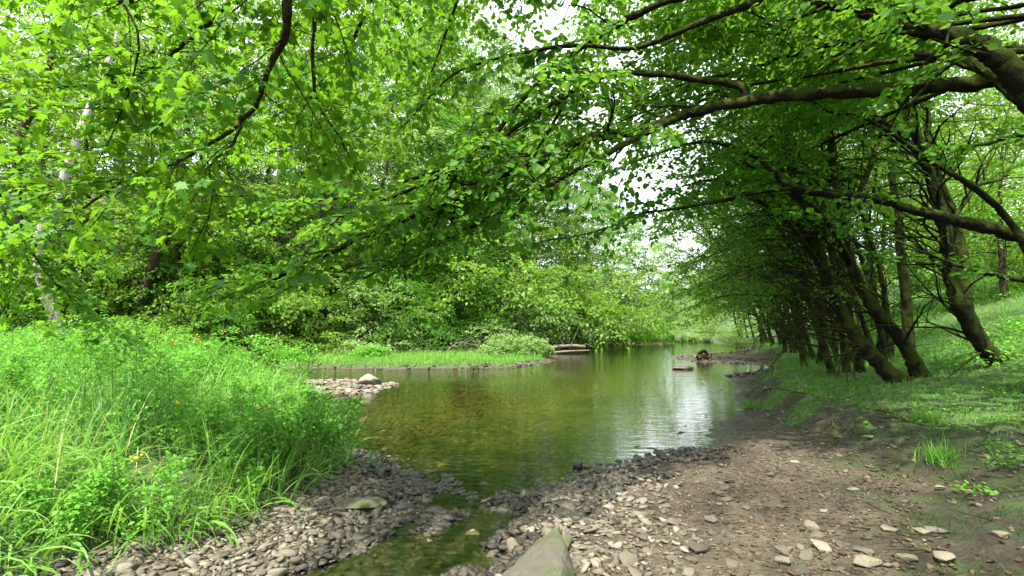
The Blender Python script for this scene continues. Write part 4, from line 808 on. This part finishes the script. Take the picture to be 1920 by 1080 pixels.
# limbs reaching in from trees just outside the right edge
def highcanopy(W, mb):
    """upper boughs of the same tree spreading out over the river"""
    gg = W.g; tube(mb, spline([[0, 0, 1], [.15, .05, 3.4], [.1, .2, 5.4], [.2, .3, 8]], 5), np.linspace(.12, .05, 16), 9, .05, gg)
    for i in range(32):
        az = math.radians(gg.uniform(92, 178)); L_ = gg.uniform(5, 10.5); st = np.array([.12, .12, 3.9+i*.14])
        b = W.branch(st, [math.cos(az), math.sin(az), gg.uniform(.12, .5)], L_, .03, .06, 12); rr = np.linspace(.036, .005, len(b)); tube(mb, b, rr, 6)
        W.dress(b, rr, .25, .32, 1.6, .16, .42, .9, .06, .05)
tb = np.array([5.9, 4.4, land1(5.9, 4.4)-.2])
path_tree('overhanging_tree', [([tb, tb+[-.1, 0, 1.2], P(2130, 420, 4.4), P(2020, 290, 4.35), P(1920, 190, 4.3), P(1835, 105, 4.3), P(1780, 76, 4.4), P(1695, 55, 4.5), P(1580, 25, 4.6), P(1450, -5, 4.8), P(1330, -60, 5), P(1150, -160, 5.4)], .15, .03, {'flare': True, 't0': .55, 'pw': .8}),
    S([(2130, 420, 4.4), (2060, 150, 4.5), (1920, 134, 4.5), (1830, 150, 4.6), (1730, 162, 4.7), (1530, 177, 4.9), (1405, 193, 5.1), (1280, 217, 5.3), (1200, 245, 5.5), (1100, 262, 4.9), (1040, 290, 4.7), (950, 310, 4.5), (850, 360, 4.4), (700, 425, 4.4), (560, 485, 4.5), (420, 545, 4.8)], .09, .014, t0=.55, step=.4, sub=1.2, down=-.15),
    S([(1405, 193, 5.1), (1385, 162, 5.1), (1310, 150, 5.2), (1180, 141, 5.4), (1120, 155, 5.5), (1060, 190, 5.0), (960, 255, 4.7), (880, 320, 4.5), (760, 375, 4.5), (620, 430, 4.6)], .045, .012, t0=.45, step=.35, sub=1.1),
    S([(1450, -5, 4.8), (1380, -20, 4.9), (1270, -2, 5.0), (1190, 32, 5.1), (1100, 85, 5.3), (1040, 130, 5.5), (985, 185, 4.8), (930, 260, 4.6), (860, 330, 4.5), (820, 430, 4.5)], .05, .012, t0=.35, step=.35, sub=1.1),
    S([(1100, 85, 5.3), (1085, 120, 5.3), (1070, 160, 5.3), (1060, 200, 5.3)], .015, .004, t0=.2),
    S([(1920, 190, 4.3), (1830, 120, 4.6), (1700, 92, 4.9), (1580, 76, 5.1), (1470, 105, 5.4), (1390, 130, 5.6), (1290, 150, 5.8), (1160, 200, 6.2)], .06, .01, t0=.3, step=.35, sub=1.2),
    S([(1580, 76, 5.1), (1480, 60, 5.5), (1380, 20, 6), (1300, -30, 6.4)], .03, .008, t0=.2),
    S([(1280, 217, 5.3), (1180, 262, 4.8), (1060, 330, 4.6), (930, 400, 4.5), (800, 455, 4.5), (680, 520, 4.6)], .032, .008, t0=.4, step=.6, sub=.8),
    S([(1060, 190, 5.2), (1000, 290, 5.1), (930, 370, 5.0), (880, 450, 5.0)], .02, .004, t0=.4, step=.6, sub=.6),
    S([(1040, 290, 5.3), (900, 300, 5.2), (760, 345, 5.2), (620, 380, 5.2), (480, 395, 5.4)], .025, .005, t0=.4, step=.6, sub=.8),
    S([(1450, -5, 4.8), (1330, 40, 4.9), (1200, 90, 4.9), (1080, 90, 4.9), (960, 110, 5), (850, 150, 5.1), (760, 240, 5.2)], .035, .006, t0=.4, step=.5, sub=.9),
    S([(950, 310, 5.2), (860, 350, 5.1), (820, 400, 5.1), (800, 450, 5.1)], .018, .004, t0=.1, sub=.7),
    S([(1270, -2, 5.0), (1080, -50, 5.6), (900, -20, 6.2), (780, 60, 6.8), (690, 120, 7.2)], .02, .005, t0=.1, step=.25, sub=1.3)],
    'thick mossy limbs and leafy boughs arching in overhead from the right', 'tree', M_MOSSY, M_CANOPY, 501, .074, 'oval', 14, step=.2, sub=1.3, sp=.36, sp_step=.12, down=-.1, extra=highcanopy, bare=.42, bdir=(-.7, 0, -.15), bsub=.8)
tb = np.array([8.4, 6.6, land1(8.4, 6.6)-.2])
path_tree('overhanging_tree', [([tb, tb+[-.1, 0, 1.0], P(2080, 500, 6.6), P(1920, 436, 6.5), P(1850, 415, 6.5), P(1740, 385, 6.5), P(1640, 358, 6.5), P(1500, 342, 6.5), P(1425, 285, 6.6), P(1355, 256, 6.8), P(1280, 262, 7), P(1150, 310, 7.3)], .13, .012, {'flare': True, 't0': .6, 'pw': .8}),
    S([(1640, 368, 6.5), (1500, 352, 6.5), (1400, 365, 6.5), (1280, 390, 6.5), (1200, 402, 6.5), (1120, 432, 6.5), (1010, 450, 6.5), (920, 460, 6.5)], .03, .005, t0=.35, step=.3, sub=.8, down=.4),
    S([(2080, 500, 6.6), (1960, 500, 6.2), (1900, 415, 6.2), (1850, 365, 6.2), (1750, 298, 6.3), (1700, 265, 6.3), (1620, 212, 6.4), (1545, 195, 6.5), (1460, 120, 6.6)], .055, .012, t0=.55),
    S([(2080, 560, 6.6), (1920, 526, 6.3), (1850, 512, 6.3), (1790, 495, 6.3), (1740, 482, 6.3), (1660, 487, 6.3)], .045, .008, t0=.7, sub=.5),
    S([(1790, 495, 6.3), (1720, 470, 6.2), (1640, 435, 6.2), (1590, 420, 6.2), (1500, 400, 6.2)], .016, .004, t0=.6, sub=.4),
    S([(2080, 500, 6.6), (2040, 300, 6.8), (1920, 256, 7), (1850, 270, 7), (1770, 280, 7)], .05, .01, t0=.7, sub=.6),
    S([(1500, 342, 6.5), (1440, 345, 6.6), (1380, 375, 6.8), (1290, 395, 7)], .02, .004, t0=.3)],
    'mossy limbs crossing in front of the twin stemmed tree from the right edge', 'tree', M_MOSSY, M_DARK, 502, .075, 'oval', 10, step=.7, sub=1.0, sp=.34, sp_step=.17)
# the maple over the camera
mbp = np.array([-3.4, -2.0, land1(-3.4, -2.0)-.2])
path_tree('maple_tree', [([mbp, mbp+[.1, .1, 2], mbp+[.3, .6, 3.8], [-2.2, .6, 4.6], P(540, -330, 2.5)], .13, .045, {'dress': False, 'flare': True}),
    ([np.array([-2.2, .6, 4.6]), P(540, -330, 2.5), P(527, -120, 2.8), P(525, 0, 2.9), P(522, 50, 3.0), P(498, 120, 3.1), P(478, 180, 3.2), P(450, 212, 3.3), P(350, 285, 3.5), P(250, 320, 3.7), P(150, 350, 3.9), P(100, 368, 4.0)], .042, .004, {'t0': .45, 'pw': .8}),
    S([(450, 212, 3.3), (448, 250, 3.3), (430, 285, 3.35), (396, 318, 3.4), (395, 370, 3.5), (378, 440, 3.6)], .012, .003, t0=.2, sub=.5),
    ([np.array([-2.2, .6, 4.6]), P(640, -300, 2.8), P(600, -120, 3.2), P(584, 0, 3.4), P(580, 80, 3.5), P(590, 180, 3.6), P(625, 250, 3.7), P(650, 300, 3.8)], .03, .004, {'t0': .5, 'sub': .6}),
    ([np.array([-2.2, .6, 4.6]), P(500, -200, 3.0), P(435, 0, 3.2), P(380, 55, 3.3), P(320, 105, 3.4), P(220, 155, 3.6), P(110, 168, 3.8)], .03, .004, {'t0': .45, 'sub': .7}),
    ([np.array([-2.2, .6, 4.6]), P(330, -100, 3.0), P(270, -5, 3.3), P(180, 5, 3.5), P(80, -2, 3.8), P(-60, 20, 4.2)], .035, .006, {'t0': .4, 'sub': .9}),
    S([(270, -5, 3.3), (228, 5, 3.3), (245, 60, 3.3), (238, 160, 3.4), (210, 240, 3.5), (180, 300, 3.6)], .010, .003, t0=.15, sub=.6),
    ([np.array([-2.2, .6, 4.6]), P(760, -300, 3.6), P(720, -100, 4.4), P(690, 20, 5), P(640, 110, 5.4), P(560, 190, 5.8), P(430, 260, 6.2)], .035, .005, {'t0': .4, 'sub': 1.2}),
    ([np.array([-2.2, .6, 4.6]), P(900, -320, 4.2), P(880, -120, 5), P(840, 10, 5.6), P(800, 120, 6), P(760, 200, 6.4), P(660, 290, 7)], .035, .005, {'t0': .4, 'sub': 1.2}),
    S([(-60, 20, 4.2), (-40, 200, 4.6), (0, 380, 5), (60, 500, 5.4)], .02, .004, t0=.3, sub=.8),
    S([(250, 320, 3.7), (120, 420, 4.6), (60, 480, 5.2), (150, 580, 5.6), (240, 640, 5.4)], .014, .003, t0=.2, sub=.7)],
    'maple with lobed sunlit leaves hanging down at the upper left', 'maple', M_BARK, M_MAPLE, 601, .075, 'maple', 9, step=.17, sub=.85, sp=.32, sp_step=.13, t0=.4, down=-.1)

for X, Y, s_, rz, lab in [(6.8, .6, .9, 1, 'unseen tall tree added behind the camera at the right to shade the bank'), (2.2, -2.6, .92, 3, 'unseen tall tree added behind the camera to shade the beach')]:  # trees added out of view so their crowns shade beach and bank
    copy_thing(T6, (X, Y, land1(X, Y)-.1), rz, s_, lab, 'shade trees added behind the viewpoint')
# ------------------------------------------------------------------ dead wood
def deadwood(name, branches, mat_, label, cat, part=True):
    base = np.array(branches[0][0][0]); r = empty(name, tuple(base), label, cat); mb = MB(); tube(mb, spline(np.array(branches[0][0])-base, 5), np.linspace(branches[0][1], branches[0][2], (len(branches[0][0])-1)*5+1), 9, .08); mb.build('log', mat_, r, True)
    for p, a, b in branches[1:]: mb = MB(); q = spline(np.array(p)-base, 4); tube(mb, q, np.linspace(a, b, len(q)), 6, .08); mb.build('branch', mat_, r, True)
def W3(px, py, Y): return P(px, py, Y)
deadwood('fallen_log', [([W3(1012, 656, 28.5), W3(1040, 651, 28.5), W3(1070, 648, 28.6), W3(1098, 650, 28.6)], .12, .07), ([W3(1060, 650, 28.6), W3(1050, 632, 28.7), W3(1066, 608, 28.8)], .028, .008), ([W3(1070, 648, 28.6), W3(1078, 630, 28.8), W3(1086, 612, 28.8)], .022, .006),
     ([W3(1030, 653, 28.6), W3(1024, 635, 28.8), W3(1018, 612, 29)], .022, .006), ([W3(1085, 650, 28.6), W3(1100, 645, 28.5), W3(1116, 652, 28.4)], .02, .008)], M_DEADWOOD, 'bleached fallen log with bare branches at the tip of the spit', 'log')
deadwood('fallen_branch', [([W3(1020, 663, 26.4), W3(1060, 659, 26.6), W3(1105, 657, 27)], .08, .03)], M_DEADWOOD, 'thinner pale branch lying in the water before the log', 'branch')
deadwood('brushwood', [([W3(840, 655, 23.5), W3(862, 642, 23.6), W3(895, 648, 23.6)], .022, .01), ([W3(850, 650, 23.5), W3(858, 638, 23.6), W3(868, 634, 23.6)], .015, .006), ([W3(870, 646, 23.5), W3(885, 638, 23.6), W3(900, 655, 23.6)], .015, .006), ([W3(855, 652, 23.5), W3(875, 636, 23.7), W3(888, 633, 23.6)], .012, .005), ([W3(845, 650, 23.4), W3(865, 648, 23.6), W3(905, 645, 23.6)], .012, .005)], M_DEADWOOD, 'tangle of pale dead twigs on the back of the spit', 'brushwood')
deadwood('driftwood', [([W3(1308, 672, 21.5), W3(1322, 668, 21.5), W3(1340, 676, 21.4)], .13, .07), ([W3(1310, 664, 21.6), W3(1320, 658, 21.6), W3(1328, 666, 21.6)], .1, .05), ([W3(1333, 674, 21.5), W3(1334, 662, 21.5)], .05, .02), ([W3(1318, 674, 21.4), W3(1312, 682, 21)], .06, .03)], M_ROTWOOD, 'black waterlogged driftwood stranded by the gravel spit', 'driftwood')
# exposed roots and sticks on the muddy bank edge
for i, (pts, r_, lab) in enumerate([([(1405, 762), (1440, 752), (1490, 748), (1530, 756)], .012, 'thin bare stick along the top of the bank edge'), ([(1640, 768), (1680, 785), (1700, 796)], .008, 'short stick poking from the bank grass'), ([(1690, 812), (1740, 800), (1800, 808)], .008, 'bent dead stick across the mud below the trees')]):
    q = []
    for a, b in pts:
        X, Y = g0(a, b)
        for _ in range(6): k = (H-land1(X, Y))/H; X, Y = [c*k for c in g0(a, b)]
        q.append([X, Y, land1(X, Y)+.02])
    base = np.array(q[0]); mb = MB(); tube(mb, spline(np.array(q)-base, 5), r_, 6, .1); o = mb.build('stick', M_BARK, None, True); o.location = base; tag(o, lab, 'stick', 'sticks on the bank')
